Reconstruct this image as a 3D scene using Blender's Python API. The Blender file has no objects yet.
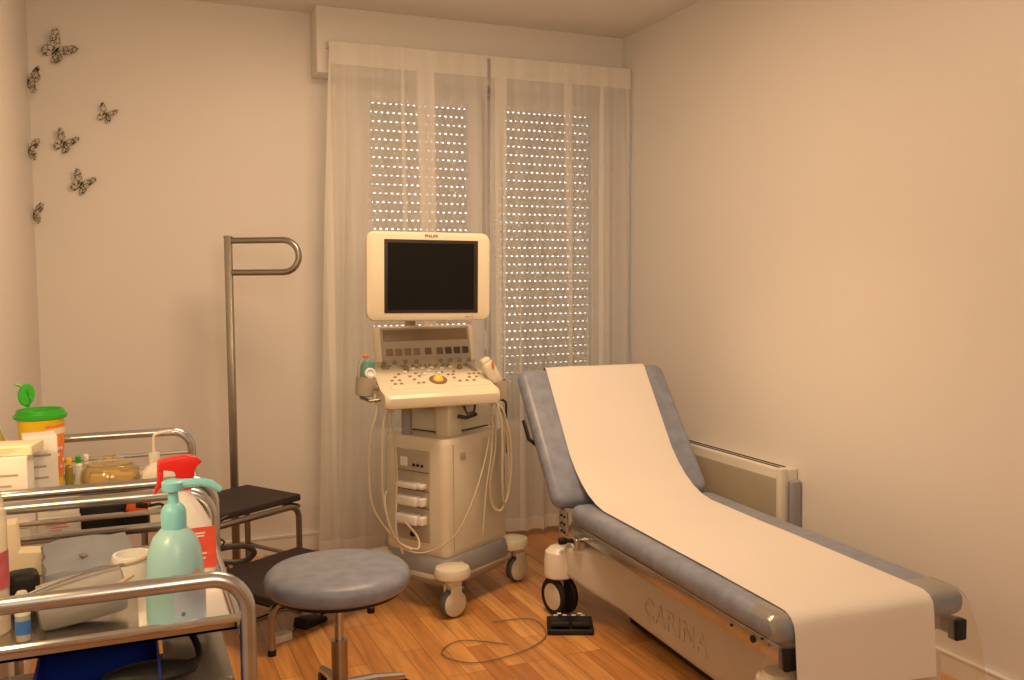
import bpy, bmesh, math, random
from mathutils import Matrix, Vector, Euler
random.seed(7)
SC = bpy.context.scene
COL = SC.collection
PI = math.pi
R = math.radians

# ------------------------------------------------------------------ materials
def nodes_of(name):
    m = bpy.data.materials.new(name); m.use_nodes = True
    nt = m.node_tree; nt.nodes.clear()
    out = nt.nodes.new('ShaderNodeOutputMaterial')
    return m, nt, out
def N(nt, t, **kw):
    n = nt.nodes.new(t)
    for k, v in kw.items():
        if k in n.inputs: n.inputs[k].default_value = v
        else: setattr(n, k, v)
    return n
def math_n(nt, op, a, b=None, c=None):
    n = nt.nodes.new('ShaderNodeMath'); n.operation = op
    for i, v in enumerate((a, b, c)):
        if v is None: continue
        if isinstance(v, (int, float)): n.inputs[i].default_value = v
        else: nt.links.new(v, n.inputs[i])
    return n.outputs[0]
def M(name, col, rough=.5, metal=0., var=.06, scale=8., bump=0., bscale=60., spec=.5, coat=0., trans=0., alpha=1., sss=0., emit=None):
    m, nt, out = nodes_of(name)
    b = N(nt, 'ShaderNodeBsdfPrincipled')
    b.inputs['Roughness'].default_value = rough
    b.inputs['Metallic'].default_value = metal
    b.inputs['Specular IOR Level'].default_value = spec
    b.inputs['Coat Weight'].default_value = coat
    b.inputs['Coat Roughness'].default_value = .15
    b.inputs['Transmission Weight'].default_value = trans
    b.inputs['Alpha'].default_value = alpha
    if sss: b.inputs['Subsurface Weight'].default_value = sss; b.inputs['Subsurface Radius'].default_value = (.02, .02, .02); b.inputs['Subsurface Scale'].default_value = .5
    tc = N(nt, 'ShaderNodeTexCoord')
    nz = N(nt, 'ShaderNodeTexNoise'); nz.inputs['Scale'].default_value = scale; nz.inputs['Detail'].default_value = 4
    nt.links.new(tc.outputs['Object'], nz.inputs['Vector'])
    rp = N(nt, 'ShaderNodeValToRGB')
    rp.color_ramp.elements[0].position = .3; rp.color_ramp.elements[1].position = .7
    rp.color_ramp.elements[0].color = (*[max(0, c * (1 - var)) for c in col], 1)
    rp.color_ramp.elements[1].color = (*[min(1, c * (1 + var)) for c in col], 1)
    nt.links.new(nz.outputs['Fac'], rp.inputs['Fac']); nt.links.new(rp.outputs['Color'], b.inputs['Base Color'])
    if bump:
        n2 = N(nt, 'ShaderNodeTexNoise'); n2.inputs['Scale'].default_value = bscale; n2.inputs['Detail'].default_value = 3
        nt.links.new(tc.outputs['Object'], n2.inputs['Vector'])
        bp = N(nt, 'ShaderNodeBump'); bp.inputs['Strength'].default_value = bump; bp.inputs['Distance'].default_value = .004
        nt.links.new(n2.outputs['Fac'], bp.inputs['Height']); nt.links.new(bp.outputs['Normal'], b.inputs['Normal'])
    if emit: b.inputs['Emission Color'].default_value = (*emit[:3], 1); b.inputs['Emission Strength'].default_value = emit[3]
    nt.links.new(b.outputs[0], out.inputs[0])
    return m
def clear_mat(name, col, a, rough=.05, gl=.5):
    """thin clear sheet: transparent, with a faint tint and a real gloss"""
    m, nt, out = nodes_of(name)
    tr = N(nt, 'ShaderNodeBsdfTransparent'); tr.inputs[0].default_value = (*col, 1)
    g = N(nt, 'ShaderNodeBsdfGlossy'); g.inputs['Roughness'].default_value = rough
    d = N(nt, 'ShaderNodeBsdfDiffuse'); d.inputs[0].default_value = (*col, 1)
    fr = N(nt, 'ShaderNodeLayerWeight'); fr.inputs[0].default_value = .5
    s = math_n(nt, 'ADD', math_n(nt, 'MULTIPLY', math_n(nt, 'POWER', fr.outputs[1], 3.5), gl), .05)
    s = math_n(nt, 'MINIMUM', s, 1)
    m1 = N(nt, 'ShaderNodeMixShader'); m1.inputs[0].default_value = a
    nt.links.new(tr.outputs[0], m1.inputs[1]); nt.links.new(d.outputs[0], m1.inputs[2])
    m2 = N(nt, 'ShaderNodeMixShader'); nt.links.new(s, m2.inputs[0])
    nt.links.new(m1.outputs[0], m2.inputs[1]); nt.links.new(g.outputs[0], m2.inputs[2])
    nt.links.new(m2.outputs[0], out.inputs[0])
    return m
def floor_mat():
    m, nt, out = nodes_of('oak_strip_floor')
    tc = N(nt, 'ShaderNodeTexCoord'); mp = N(nt, 'ShaderNodeMapping'); mp.inputs['Rotation'].default_value = (0, 0, R(90))
    nt.links.new(tc.outputs['Object'], mp.inputs[0])
    br = N(nt, 'ShaderNodeTexBrick'); br.offset = .37; br.offset_frequency = 3; br.squash = 1.25; br.squash_frequency = 4
    for k, v in (('Scale', 1.), ('Mortar Size', .0011), ('Mortar Smooth', .2), ('Bias', 0.), ('Brick Width', .56), ('Row Height', .072)): br.inputs[k].default_value = v
    br.inputs['Color1'].default_value = (0, 0, 0, 1); br.inputs['Color2'].default_value = (1, 1, 1, 1); br.inputs['Mortar'].default_value = (.5, .5, .5, 1)
    nt.links.new(mp.outputs[0], br.inputs['Vector'])
    rp = N(nt, 'ShaderNodeValToRGB'); e = rp.color_ramp.elements
    e[0].color = (.48, .195, .05, 1); e[1].color = (.78, .41, .13, 1)
    k = rp.color_ramp.elements.new(.5); k.color = (.62, .285, .080, 1)
    nt.links.new(br.outputs['Color'], rp.inputs[0])
    mp2 = N(nt, 'ShaderNodeMapping'); mp2.inputs['Scale'].default_value = (45, 3.2, 1); nt.links.new(tc.outputs['Object'], mp2.inputs[0])
    nz = N(nt, 'ShaderNodeTexNoise'); nz.inputs['Scale'].default_value = 1.; nz.inputs['Detail'].default_value = 6; nz.inputs['Distortion'].default_value = .6
    nt.links.new(mp2.outputs[0], nz.inputs[0])
    g = N(nt, 'ShaderNodeValToRGB'); g.color_ramp.elements[0].position = .3; g.color_ramp.elements[0].color = (.62, .58, .52, 1); g.color_ramp.elements[1].position = .65; g.color_ramp.elements[1].color = (1.08, 1.06, 1.05, 1)
    nt.links.new(nz.outputs[0], g.inputs[0])
    mx = N(nt, 'ShaderNodeMix', data_type='RGBA', blend_type='MULTIPLY'); mx.inputs[0].default_value = .8
    nt.links.new(rp.outputs[0], mx.inputs[6]); nt.links.new(g.outputs[0], mx.inputs[7])
    mx2 = N(nt, 'ShaderNodeMix', data_type='RGBA'); nt.links.new(br.outputs['Fac'], mx2.inputs[0]); nt.links.new(mx.outputs[2], mx2.inputs[6]); mx2.inputs[7].default_value = (.16, .06, .02, 1)
    b = N(nt, 'ShaderNodeBsdfPrincipled'); b.inputs['Roughness'].default_value = .34; b.inputs['Coat Weight'].default_value = .35; b.inputs['Coat Roughness'].default_value = .2
    nt.links.new(mx2.outputs[2], b.inputs['Base Color']); nt.links.new(b.outputs[0], out.inputs[0])
    bp = N(nt, 'ShaderNodeBump'); bp.inputs['Strength'].default_value = .25; bp.inputs['Distance'].default_value = .001; bp.invert = True
    nt.links.new(br.outputs['Fac'], bp.inputs['Height']); nt.links.new(bp.outputs[0], b.inputs['Normal'])
    return m
def shutter_mat():
    """closed roller shutter: slats with small light slots left open; the lower slats are pressed shut"""
    m, nt, out = nodes_of('roller_shutter_slats')
    tc = N(nt, 'ShaderNodeTexCoord'); sp = N(nt, 'ShaderNodeSeparateXYZ'); nt.links.new(tc.outputs['Object'], sp.inputs[0])
    X, Z = sp.outputs[0], sp.outputs[2]
    zr = math_n(nt, 'DIVIDE', Z, .0455); row = math_n(nt, 'FLOOR', zr); fz = math_n(nt, 'FRACT', zr)
    off = math_n(nt, 'MULTIPLY', math_n(nt, 'MODULO', row, 2.), .5)
    xr = math_n(nt, 'ADD', math_n(nt, 'DIVIDE', X, .031), off); fx = math_n(nt, 'FRACT', xr); colm = math_n(nt, 'FLOOR', xr)
    cb = N(nt, 'ShaderNodeCombineXYZ'); nt.links.new(colm, cb.inputs[0]); nt.links.new(row, cb.inputs[1])
    wn = N(nt, 'ShaderNodeTexWhiteNoise', noise_dimensions='2D'); nt.links.new(cb.outputs[0], wn.inputs[0])
    # half height of the slot shrinks with height z; random part
    hz = math_n(nt, 'MULTIPLY', math_n(nt, 'SUBTRACT', Z, .72), .55); hz = math_n(nt, 'MINIMUM', hz, .14); hz = math_n(nt, 'MAXIMUM', hz, 0.)
    hz = math_n(nt, 'MULTIPLY', hz, math_n(nt, 'ADD', math_n(nt, 'MULTIPLY', wn.outputs[0], .75), .4))
    hz = math_n(nt, 'MINIMUM', hz, .10)
    a = math_n(nt, 'LESS_THAN', math_n(nt, 'ABSOLUTE', math_n(nt, 'SUBTRACT', fz, .5)), hz)
    bq = math_n(nt, 'LESS_THAN', math_n(nt, 'ABSOLUTE', math_n(nt, 'SUBTRACT', fx, .5)), .22)
    top = math_n(nt, 'LESS_THAN', Z, 2.24)
    mask = math_n(nt, 'MULTIPLY', math_n(nt, 'MULTIPLY', a, bq), top)
    d = N(nt, 'ShaderNodeBsdfPrincipled'); d.inputs['Base Color'].default_value = (.60, .61, .62, 1); d.inputs['Roughness'].default_value = .5
    bp = N(nt, 'ShaderNodeBump'); bp.inputs['Strength'].default_value = .6; bp.inputs['Distance'].default_value = .006
    nt.links.new(math_n(nt, 'ABSOLUTE', math_n(nt, 'SUBTRACT', fz, .5)), bp.inputs['Height']); bp.invert = True; nt.links.new(bp.outputs[0], d.inputs['Normal'])
    tr = N(nt, 'ShaderNodeBsdfTransparent')
    mx = N(nt, 'ShaderNodeMixShader'); nt.links.new(mask, mx.inputs[0]); nt.links.new(d.outputs[0], mx.inputs[1]); nt.links.new(tr.outputs[0], mx.inputs[2])
    nt.links.new(mx.outputs[0], out.inputs[0])
    return m
def curtain_mat():
    m, nt, out = nodes_of('sheer_voile')
    tc = N(nt, 'ShaderNodeTexCoord')
    mp = N(nt, 'ShaderNodeMapping'); mp.inputs['Scale'].default_value = (26, 1, .25); nt.links.new(tc.outputs['Object'], mp.inputs[0])
    nz = N(nt, 'ShaderNodeTexNoise'); nz.inputs['Scale'].default_value = 1.; nz.inputs['Detail'].default_value = 3; nt.links.new(mp.outputs[0], nz.inputs[0])
    rp = N(nt, 'ShaderNodeValToRGB'); e = rp.color_ramp.elements
    e[0].position = .40; e[0].color = (.50, .50, .50, 1); e[1].position = .68; e[1].color = (.62, .62, .62, 1)
    nt.links.new(nz.outputs[0], rp.inputs[0])
    mp3 = N(nt, 'ShaderNodeMapping'); mp3.inputs['Scale'].default_value = (11, .0, .12); mp3.inputs['Location'].default_value = (3.7, 0, 0); nt.links.new(tc.outputs['Object'], mp3.inputs[0])
    nz3 = N(nt, 'ShaderNodeTexNoise'); nz3.inputs['Scale'].default_value = 1.; nz3.inputs['Detail'].default_value = 1; nt.links.new(mp3.outputs[0], nz3.inputs[0])
    r3 = N(nt, 'ShaderNodeValToRGB'); r3.color_ramp.elements[0].position = .575; r3.color_ramp.elements[0].color = (0, 0, 0, 1); r3.color_ramp.elements[1].position = .60; r3.color_ramp.elements[1].color = (.34, .34, .34, 1)
    nt.links.new(nz3.outputs[0], r3.inputs[0])
    fold = math_n(nt, 'ADD', rp.outputs[0], r3.outputs[0])
    sp = N(nt, 'ShaderNodeSeparateXYZ'); nt.links.new(tc.outputs['Object'], sp.inputs[0])
    hd = math_n(nt, 'MULTIPLY', math_n(nt, 'GREATER_THAN', sp.outputs[2], 2.285), .35)
    hm = math_n(nt, 'MULTIPLY', math_n(nt, 'LESS_THAN', sp.outputs[2], .10), .25)
    lw = N(nt, 'ShaderNodeLayerWeight'); lw.inputs[0].default_value = .35
    f = math_n(nt, 'ADD', fold, math_n(nt, 'ADD', hd, hm)); f = math_n(nt, 'ADD', f, math_n(nt, 'MULTIPLY', lw.outputs[1], .3)); f = math_n(nt, 'MINIMUM', f, .95)
    d = N(nt, 'ShaderNodeBsdfDiffuse'); d.inputs[0].default_value = (.86, .85, .80, 1)
    t = N(nt, 'ShaderNodeBsdfTranslucent'); t.inputs[0].default_value = (.86, .85, .80, 1)
    a = N(nt, 'ShaderNodeMixShader'); a.inputs[0].default_value = .15; nt.links.new(d.outputs[0], a.inputs[1]); nt.links.new(t.outputs[0], a.inputs[2])
    tr = N(nt, 'ShaderNodeBsdfTransparent')
    mx = N(nt, 'ShaderNodeMixShader'); nt.links.new(f, mx.inputs[0]); nt.links.new(tr.outputs[0], mx.inputs[1]); nt.links.new(a.outputs[0], mx.inputs[2])
    nt.links.new(mx.outputs[0], out.inputs[0])
    return m
def wing_mat():
    m, nt, out = nodes_of('spotted_wing')
    tc = N(nt, 'ShaderNodeTexCoord')
    v = N(nt, 'ShaderNodeTexVoronoi'); v.inputs['Scale'].default_value = 85.; nt.links.new(tc.outputs['Object'], v.inputs[0])
    rp = N(nt, 'ShaderNodeValToRGB'); e = rp.color_ramp.elements
    e[0].position = .22; e[0].color = (.03, .025, .02, 1); e[1].position = .34; e[1].color = (.62, .58, .50, 1)
    nt.links.new(v.outputs[0], rp.inputs[0])
    v2 = N(nt, 'ShaderNodeTexVoronoi', feature='DISTANCE_TO_EDGE'); v2.inputs['Scale'].default_value = 52.; nt.links.new(tc.outputs['Object'], v2.inputs[0])
    r2 = N(nt, 'ShaderNodeValToRGB'); r2.color_ramp.elements[0].position = .03; r2.color_ramp.elements[0].color = (.09, .075, .06, 1); r2.color_ramp.elements[1].position = .09
    nt.links.new(v2.outputs[0], r2.inputs[0])
    mx = N(nt, 'ShaderNodeMix', data_type='RGBA', blend_type='MULTIPLY'); mx.inputs[0].default_value = 1.; nt.links.new(rp.outputs[0], mx.inputs[6]); nt.links.new(r2.outputs[0], mx.inputs[7])
    b = N(nt, 'ShaderNodeBsdfPrincipled'); b.inputs['Roughness'].default_value = .6
    nt.links.new(mx.outputs[2], b.inputs['Base Color']); nt.links.new(b.outputs[0], out.inputs[0])
    return m

WALL = M('wall_paint', (.80, .775, .73), .42, var=.012, scale=1.5, bump=.03, bscale=200)
CEIL = M('ceiling_paint', (.80, .775, .73), .8, var=.012, scale=1.5)
TRIM = M('white_gloss_trim', (.80, .79, .76), .3, var=.01)
FLOOR = floor_mat(); SHUT = shutter_mat(); VOILE = curtain_mat(); WING = wing_mat()
PVC = M('white_pvc', (.80, .80, .80), .22, var=.01)
GASKET = M('grey_gasket', (.16, .16, .15), .5)
GLASS = clear_mat('window_glass', (.95, .97, .96), .0, .03, .7)
CLEAR = clear_mat('clear_vinyl', (.90, .86, .76), .14, .10, 1.)
BOTTLE = clear_mat('clear_bottle', (.90, .86, .76), .45, .1, .5)
STEEL = M('brushed_steel', (.56, .58, .60), .27, 1., var=.05, scale=30)
POLE = M('satin_steel', (.38, .35, .31), .34, 1., var=.06, scale=20)
CHROME = M('chrome', (.70, .72, .74), .14, 1., var=.02)
TRAY = M('stainless_tray', (.55, .52, .48), .24, 1., var=.05, scale=12)
VINYL = M('blue_grey_vinyl', (.235, .27, .355), .38, var=.14, scale=22, bump=.14, bscale=260)
PAPER = M('exam_paper', (.76, .73, .68), .75, var=.015, scale=3, bump=.05, bscale=12)
BEIGE = M('beige_plastic', (.70, .66, .54), .38, var=.02)
BEIGE2 = M('warm_beige_plastic', (.78, .72, .56), .36, var=.02)
BEIGED = M('darker_beige_plastic', (.42, .38, .31), .45, var=.03)
GREYP = M('grey_plastic', (.30, .31, .33), .4, var=.03)
SHELL = M('bed_base_plastic', (.62, .59, .53), .45, var=.03)
CREAM = M('cream_plastic', (.80, .76, .66), .35, var=.02)
BLACK = M('black_plastic', (.012, .012, .013), .5, var=.1, spec=.3)
RUBBER = M('grey_rubber', (.09, .10, .12), .55, var=.1)
MAT = M('black_ribbed_mat', (.035, .024, .022), .7, var=.2, bump=.4, bscale=500)
SCREEN = M('dark_lcd', (.008, .008, .007), .5, var=.05, spec=.12)
SCRB = M('screen_surround', (.035, .028, .024), .4, spec=.3)
STRIP = M('brown_display', (.22, .16, .10), .3)
KEYS = [M('key_a', (.28, .18, .12), .4), M('key_b', (.14, .10, .07), .4), M('key_c', (.06, .05, .04), .4)]
KNOB = M('grey_knob', (.30, .28, .24), .4)
BALL = M('yellow_trackball', (.85, .62, .10), .15)
TEAL = M('probe_teal', (.12, .30, .26), .35)
ORANGE = M('orange_mark', (.80, .13, .04), .4)
CABLE = M('beige_cable', (.54, .48, .36), .45)
DCABLE = M('dark_cable', (.03, .035, .03), .5)
WHITE = M('white_plastic', (.82, .82, .80), .35, var=.01)
CARD = M('white_card', (.80, .78, .74), .6, var=.04, scale=25)
CARDB = M('cream_card', (.80, .70, .50), .6, var=.04, scale=15)
RED = M('red_plastic', (.72, .02, .02), .28, var=.04)
REDL = M('red_label', (.75, .09, .05), .5, var=.08, scale=40)
PINK = M('pink_red_liquid_label', (.50, .10, .13), .5, var=.3, scale=30)
TURQ = M('turquoise_translucent', (.36, .68, .74), .3, var=.03, sss=.0)
TURQD = M('turquoise_cap', (.24, .66, .74), .3, var=.02)
BLUEL = M('pale_blue_label', (.50, .66, .85), .4, var=.05, scale=30)
SKIN = M('skin_print', (.70, .42, .30), .5, var=.1)
YEL = M('yellow_plastic', (.92, .62, .02), .35, var=.03)
ORL = M('orange_label', (.88, .25, .04), .45, var=.12, scale=30)
GREEN = M('green_plastic', (.03, .42, .02), .3, var=.04)
GREYB = M('blue_grey_film', (.24, .27, .31), .35, var=.12, scale=14, bump=.2, bscale=25)
GREYC = M('grey_cloth', (.32, .31, .30), .7, var=.06, bump=.1, bscale=60)
BLUE = M('blue_plastic', (.015, .045, .42), .3, var=.05)
BINM = M('grey_gloss_plastic', (.20, .195, .18), .16, var=.04)
PACK = M('yellow_packet', (.85, .68, .30), .5, var=.05, scale=40)
LBLUE = M('bright_blue_print', (.05, .2, .62), .4)
HEAT = M('heater_enamel', (.76, .73, .65), .4, var=.01)
HEATP = M('heater_front', (.42, .37, .28), .45, var=.03)
DARK = M('dark_slot', (.03, .02, .015), .7)
OLIVE = M('olive_bottle', (.30, .26, .05), .25)
TAN = M('tan_paper', (.50, .38, .26), .6, var=.05)

# ------------------------------------------------------------------ mesh builder
class MB:
    def __init__(s, mat=None):
        s.bm = bmesh.new(); s.M = mat or Matrix()
    def _merge(s, t, m=None):
        X = s.M @ (m or Matrix())
        mp = {v: s.bm.verts.new(X @ v.co) for v in t.verts}
        flip = X.to_3x3().determinant() < 0
        for f in t.faces:
            vs = [mp[v] for v in f.verts]
            if flip: vs.reverse()
            try: s.bm.faces.new(vs)
            except ValueError: pass
        t.free(); return s
    def box(s, c, d, bev=0., rot=None, seg=3, only=None):
        t = bmesh.new(); bmesh.ops.create_cube(t, size=1.)
        for v in t.verts: v.co = Vector((v.co.x * d[0], v.co.y * d[1], v.co.z * d[2]))
        if bev:
            es = t.edges[:]
            if only == 'z': es = [e for e in es if abs(e.verts[0].co.z - e.verts[1].co.z) > 1e-6]
            if only == 'y': es = [e for e in es if abs(e.verts[0].co.y - e.verts[1].co.y) > 1e-6]
            if only == 'x': es = [e for e in es if abs(e.verts[0].co.x - e.verts[1].co.x) > 1e-6]
            bmesh.ops.bevel(t, geom=es, offset=bev, segments=seg, affect='EDGES', profile=.5, clamp_overlap=True)
        m = Matrix.Translation(c)
        if rot: m = m @ Euler(rot).to_matrix().to_4x4()
        return s._merge(t, m)
    def bb(s, x0, x1, y0, y1, z0, z1, bev=0., **k):
        return s.box(((x0 + x1) / 2, (y0 + y1) / 2, (z0 + z1) / 2), (abs(x1 - x0), abs(y1 - y0), abs(z1 - z0)), bev, **k)
    def tube(s, pts, r, seg=12, smooth=0, caps=True, closed=False):
        P = [Vector(p) for p in pts]
        if smooth:
            Q = []; n = len(P)
            for i in range(n if closed else n - 1):
                a, b, c, d = P[(i - 1) % n] if closed or i else P[0], P[i], P[(i + 1) % n], P[(i + 2) % n] if closed or i + 2 < n else P[-1]
                for k in range(smooth):
                    t = k / smooth
                    Q.append(.5 * ((2 * b) + (c - a) * t + (2 * a - 5 * b + 4 * c - d) * t * t + (3 * b - a - 3 * c + d) * t ** 3))
            if not closed: Q.append(P[-1])
            P = Q
        n = len(P); rings = []; nrm = None
        for i, p in enumerate(P):
            if closed: tg = P[(i + 1) % n] - P[i - 1]
            else: tg = P[min(i + 1, n - 1)] - P[max(i - 1, 0)]
            if tg.length < 1e-9: tg = Vector((0, 0, 1))
            tg.normalize()
            if nrm is None: nrm = tg.orthogonal().normalized()
            nrm = (nrm - tg * nrm.dot(tg))
            nrm = nrm.normalized() if nrm.length > 1e-6 else tg.orthogonal().normalized()
            bn = tg.cross(nrm); rr = r[i] if isinstance(r, (list, tuple)) else r
            rings.append([s.bm.verts.new(s.M @ (p + (nrm * math.cos(2 * PI * k / seg) + bn * math.sin(2 * PI * k / seg)) * rr)) for k in range(seg)])
        for i in range(n if closed else n - 1):
            a, b = rings[i], rings[(i + 1) % n]
            for k in range(seg):
                s.bm.faces.new((a[k], a[(k + 1) % seg], b[(k + 1) % seg], b[k]))
        if caps and not closed:
            s.bm.faces.new(list(reversed(rings[0]))); s.bm.faces.new(rings[-1])
        return s
    def lathe(s, prof, c=(0, 0, 0), rot=None, seg=32, sx=1., sy=1.):
        t = bmesh.new(); rings = []
        for r, z in prof:
            if r < 1e-6: rings.append([t.verts.new((0, 0, z))])
            else: rings.append([t.verts.new((r * sx * math.cos(2 * PI * k / seg), r * sy * math.sin(2 * PI * k / seg), z)) for k in range(seg)])
        for a, b in zip(rings, rings[1:]):
            for k in range(seg):
                k2 = (k + 1) % seg
                if len(a) == 1 and len(b) == 1: continue
                if len(a) == 1: t.faces.new((a[0], b[k2], b[k]))
                elif len(b) == 1: t.faces.new((a[k], a[k2], b[0]))
                else: t.faces.new((a[k], a[k2], b[k2], b[k]))
        if len(rings[0]) > 1: t.faces.new(list(reversed(rings[0])))
        if len(rings[-1]) > 1: t.faces.new(rings[-1])
        m = Matrix.Translation(c)
        if rot: m = m @ Euler(rot).to_matrix().to_4x4()
        return s._merge(t, m)
    def cyl(s, c, r, h, rot=None, seg=24, bev=0.):
        b = min(bev, r * .9, h * .45)
        pr = [(r, -h / 2), (r, h / 2)] if not b else [(r - b, -h / 2), (r - b * .3, -h / 2 + b * .3), (r, -h / 2 + b), (r, h / 2 - b), (r - b * .3, h / 2 - b * .3), (r - b, h / 2)]
        return s.lathe(pr, c, rot, seg)
    def prism(s, poly, d, axis='x', c0=0., bev=0.):
        """extrude a polygon; axis x: poly is (y,z); axis y: (x,z); axis z: (x,y)"""
        t = bmesh.new()
        f = {'x': lambda a, b, h: (h, a, b), 'y': lambda a, b, h: (a, h, b), 'z': lambda a, b, h: (a, b, h)}[axis]
        A = [t.verts.new(f(a, b, c0)) for a, b in poly]; B = [t.verts.new(f(a, b, c0 + d)) for a, b in poly]
        t.faces.new(A); t.faces.new(list(reversed(B))); n = len(A)
        for i in range(n): t.faces.new((A[i], B[i], B[(i + 1) % n], A[(i + 1) % n]))
        bmesh.ops.recalc_face_normals(t, faces=t.faces[:])
        if bev: bmesh.ops.bevel(t, geom=t.edges[:], offset=bev, segments=3, affect='EDGES', profile=.5, clamp_overlap=True)
        return s._merge(t)
    def loft(s, secs, closed_ends=True):
        """secs: list of rings of equal count"""
        t = bmesh.new(); rings = [[t.verts.new(p) for p in sec] for sec in secs]
        for a, b in zip(rings, rings[1:]):
            n = len(a)
            for k in range(n): t.faces.new((a[k], a[(k + 1) % n], b[(k + 1) % n], b[k]))
        if closed_ends: t.faces.new(list(reversed(rings[0]))); t.faces.new(rings[-1])
        bmesh.ops.recalc_face_normals(t, faces=t.faces[:])
        return s._merge(t)
    def grid(s, rows):
        V = [[s.bm.verts.new(s.M @ Vector(p)) for p in r] for r in rows]
        for a, b in zip(V, V[1:]):
            for k in range(len(a) - 1): s.bm.faces.new((a[k], a[k + 1], b[k + 1], b[k]))
        return s
    def ball(s, c, r, sc=(1, 1, 1), seg=20):
        t = bmesh.new(); bmesh.ops.create_uvsphere(t, u_segments=seg, v_segments=seg // 2, radius=r)
        return s._merge(t, Matrix.Translation(c) @ Matrix.Diagonal((*sc, 1)))
    def build(s, name, mat, parent=None, ang=35, solid=0.):
        me = bpy.data.meshes.new(name); s.bm.to_mesh(me); s.bm.free()
        me.materials.append(mat)
        for p in me.polygons: p.use_smooth = True
        try: me.set_sharp_from_angle(angle=R(ang))
        except Exception: pass
        o = bpy.data.objects.new(name, me); COL.objects.link(o)
        if parent is not None: o.parent = parent
        if solid:
            md = o.modifiers.new('thickness', 'SOLIDIFY'); md.thickness = solid; md.offset = 0
        return o
def rrect(w, h, r, n=4, cx=0, cy=0):
    P = []
    for (sx, sy, a0) in ((1, 1, 0), (-1, 1, 90), (-1, -1, 180), (1, -1, 270)):
        for k in range(n + 1):
            a = R(a0 + 90 * k / n)
            P.append((cx + sx * (w / 2 - r) + r * math.cos(a), cy + sy * (h / 2 - r) + r * math.sin(a)))
    return P
def arc(c, r, a0, a1, n, f):
    return [f(c[0] + r * math.cos(R(a0 + (a1 - a0) * k / n)), c[1] + r * math.sin(R(a0 + (a1 - a0) * k / n))) for k in range(n + 1)]

def tag(o, label, cat, group=None, kind=None):
    o['label'] = label; o['category'] = cat
    if group: o['group'] = group
    if kind: o['kind'] = kind
    return o
def thing(name, label, cat, loc=(0, 0, 0), rz=0., group=None):
    o = bpy.data.objects.new(name, None); COL.objects.link(o); o.location = loc; o.rotation_euler = (0, 0, rz)
    o.empty_display_size = .05
    return tag(o, label, cat, group)
def single(name, mb, mat, label, cat, loc=(0, 0, 0), rz=0., group=None, **k):
    o = mb.build(name, mat, None, **k); o.location = loc; o.rotation_euler = (0, 0, rz)
    return tag(o, label, cat, group)
def struct(name, mb, mat, parent=None, **k):
    o = mb.build(name, mat, parent, **k)
    if parent is None: o['kind'] = 'structure'
    return o
def text(name, body, size, mat, parent, M4, extrude=.0004, spacing=1.):
    cu = bpy.data.curves.new(name, 'FONT'); cu.body = body; cu.size = size; cu.extrude = extrude; cu.align_x = 'CENTER'; cu.align_y = 'CENTER'; cu.space_character = spacing
    tmp = bpy.data.objects.new(name + '_tmp', cu); COL.objects.link(tmp)
    bpy.context.view_layer.update()
    me = bpy.data.meshes.new_from_object(tmp.evaluated_get(bpy.context.evaluated_depsgraph_get()))
    bpy.data.objects.remove(tmp)
    me.materials.clear(); me.materials.append(mat)
    me.transform(M4)
    o = bpy.data.objects.new(name, me); COL.objects.link(o); o.parent = parent
    return o

# ------------------------------------------------------------------ room
XL, XR, YB, YF, ZC = -.345, 2.46, 4.446, -1.6, 2.566
struct('floor', MB().bb(XL - .12, XR + .12, YF - .12, YB + .35, -.06, 0), FLOOR)
struct('ceiling', MB().bb(XL - .12, XR + .12, YF - .12, YB + .35, ZC, ZC + .08), CEIL)
struct('wall_left', MB().bb(XL - .12, XL, YF - .12, YB + .35, 0, ZC), WALL)
struct('wall_right', MB().bb(XR, XR + .12, YF - .12, YB + .35, 0, ZC), WALL)
struct('wall_front', MB().bb(XL, XR, YF - .12, YF, 0, ZC), WALL)
WX0, WX1, WZ0, WZ1 = 1.02, 2.44, .04, 2.28      # french window opening
w = MB(); w.bb(XL, WX0, YB, YB + .3, 0, ZC); w.bb(WX1, XR, YB, YB + .3, 0, ZC)
w.bb(WX0, WX1, YB, YB + .3, WZ1, ZC); w.bb(WX0, WX1, YB, YB + .3, 0, WZ0)
struct('wall_back', w, WALL)
# boxed shutter housing under the ceiling
struct('trim_1', MB().bb(.848, XR, 4.30, YB, 2.262, ZC, .004), WALL)
def base_prof(y0, y1): return
b = MB(); b.bb(XL, WX0 - .03, YB - .012, YB, 0, .075); b.bb(XL, WX0 - .03, YB - .016, YB, .075, .088, .002)
struct('baseboard_back', b, TRIM)
b = MB(); b.bb(XR - .012, XR, YF, YB, 0, .065); b.bb(XR - .015, XR, YF, YB, .065, .075, .002)
struct('baseboard_right', b, TRIM)
struct('baseboard_left', MB().bb(XL, XL + .012, YF, YB - .02, 0, .085, .002), TRIM)
# french window: outer frame, two leaves with glass and lower panel
def leaf(parent, x0, x1, nm):
    y0, y1 = YB + .015, YB + .07; st = .072
    f = MB()
    f.bb(x0, x0 + st, y0, y1, WZ0 + .05, WZ1 - .04, .006); f.bb(x1 - st, x1, y0, y1, WZ0 + .05, WZ1 - .04, .006)
    f.bb(x0 + st, x1 - st, y0, y1, WZ1 - .095, WZ1 - .04, .006); f.bb(x0 + st, x1 - st, y0, y1, WZ0 + .05, WZ0 + .14, .006)
    f.bb(x0 + st, x1 - st, y0 - .004, y1, .455, .56, .008)
    fo = f.build('window_leaf', PVC, parent)
    MB().bb(x0 + st, x1 - st, y0 + .02, y0 + .026, .56, WZ1 - .095).build('pane', GLASS, fo)
    MB().bb(x0 + st, x1 - st, y0 + .012, y0 + .035, WZ0 + .14, .455, .004).build('lower_panel', PVC, fo)
    return fo
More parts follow.
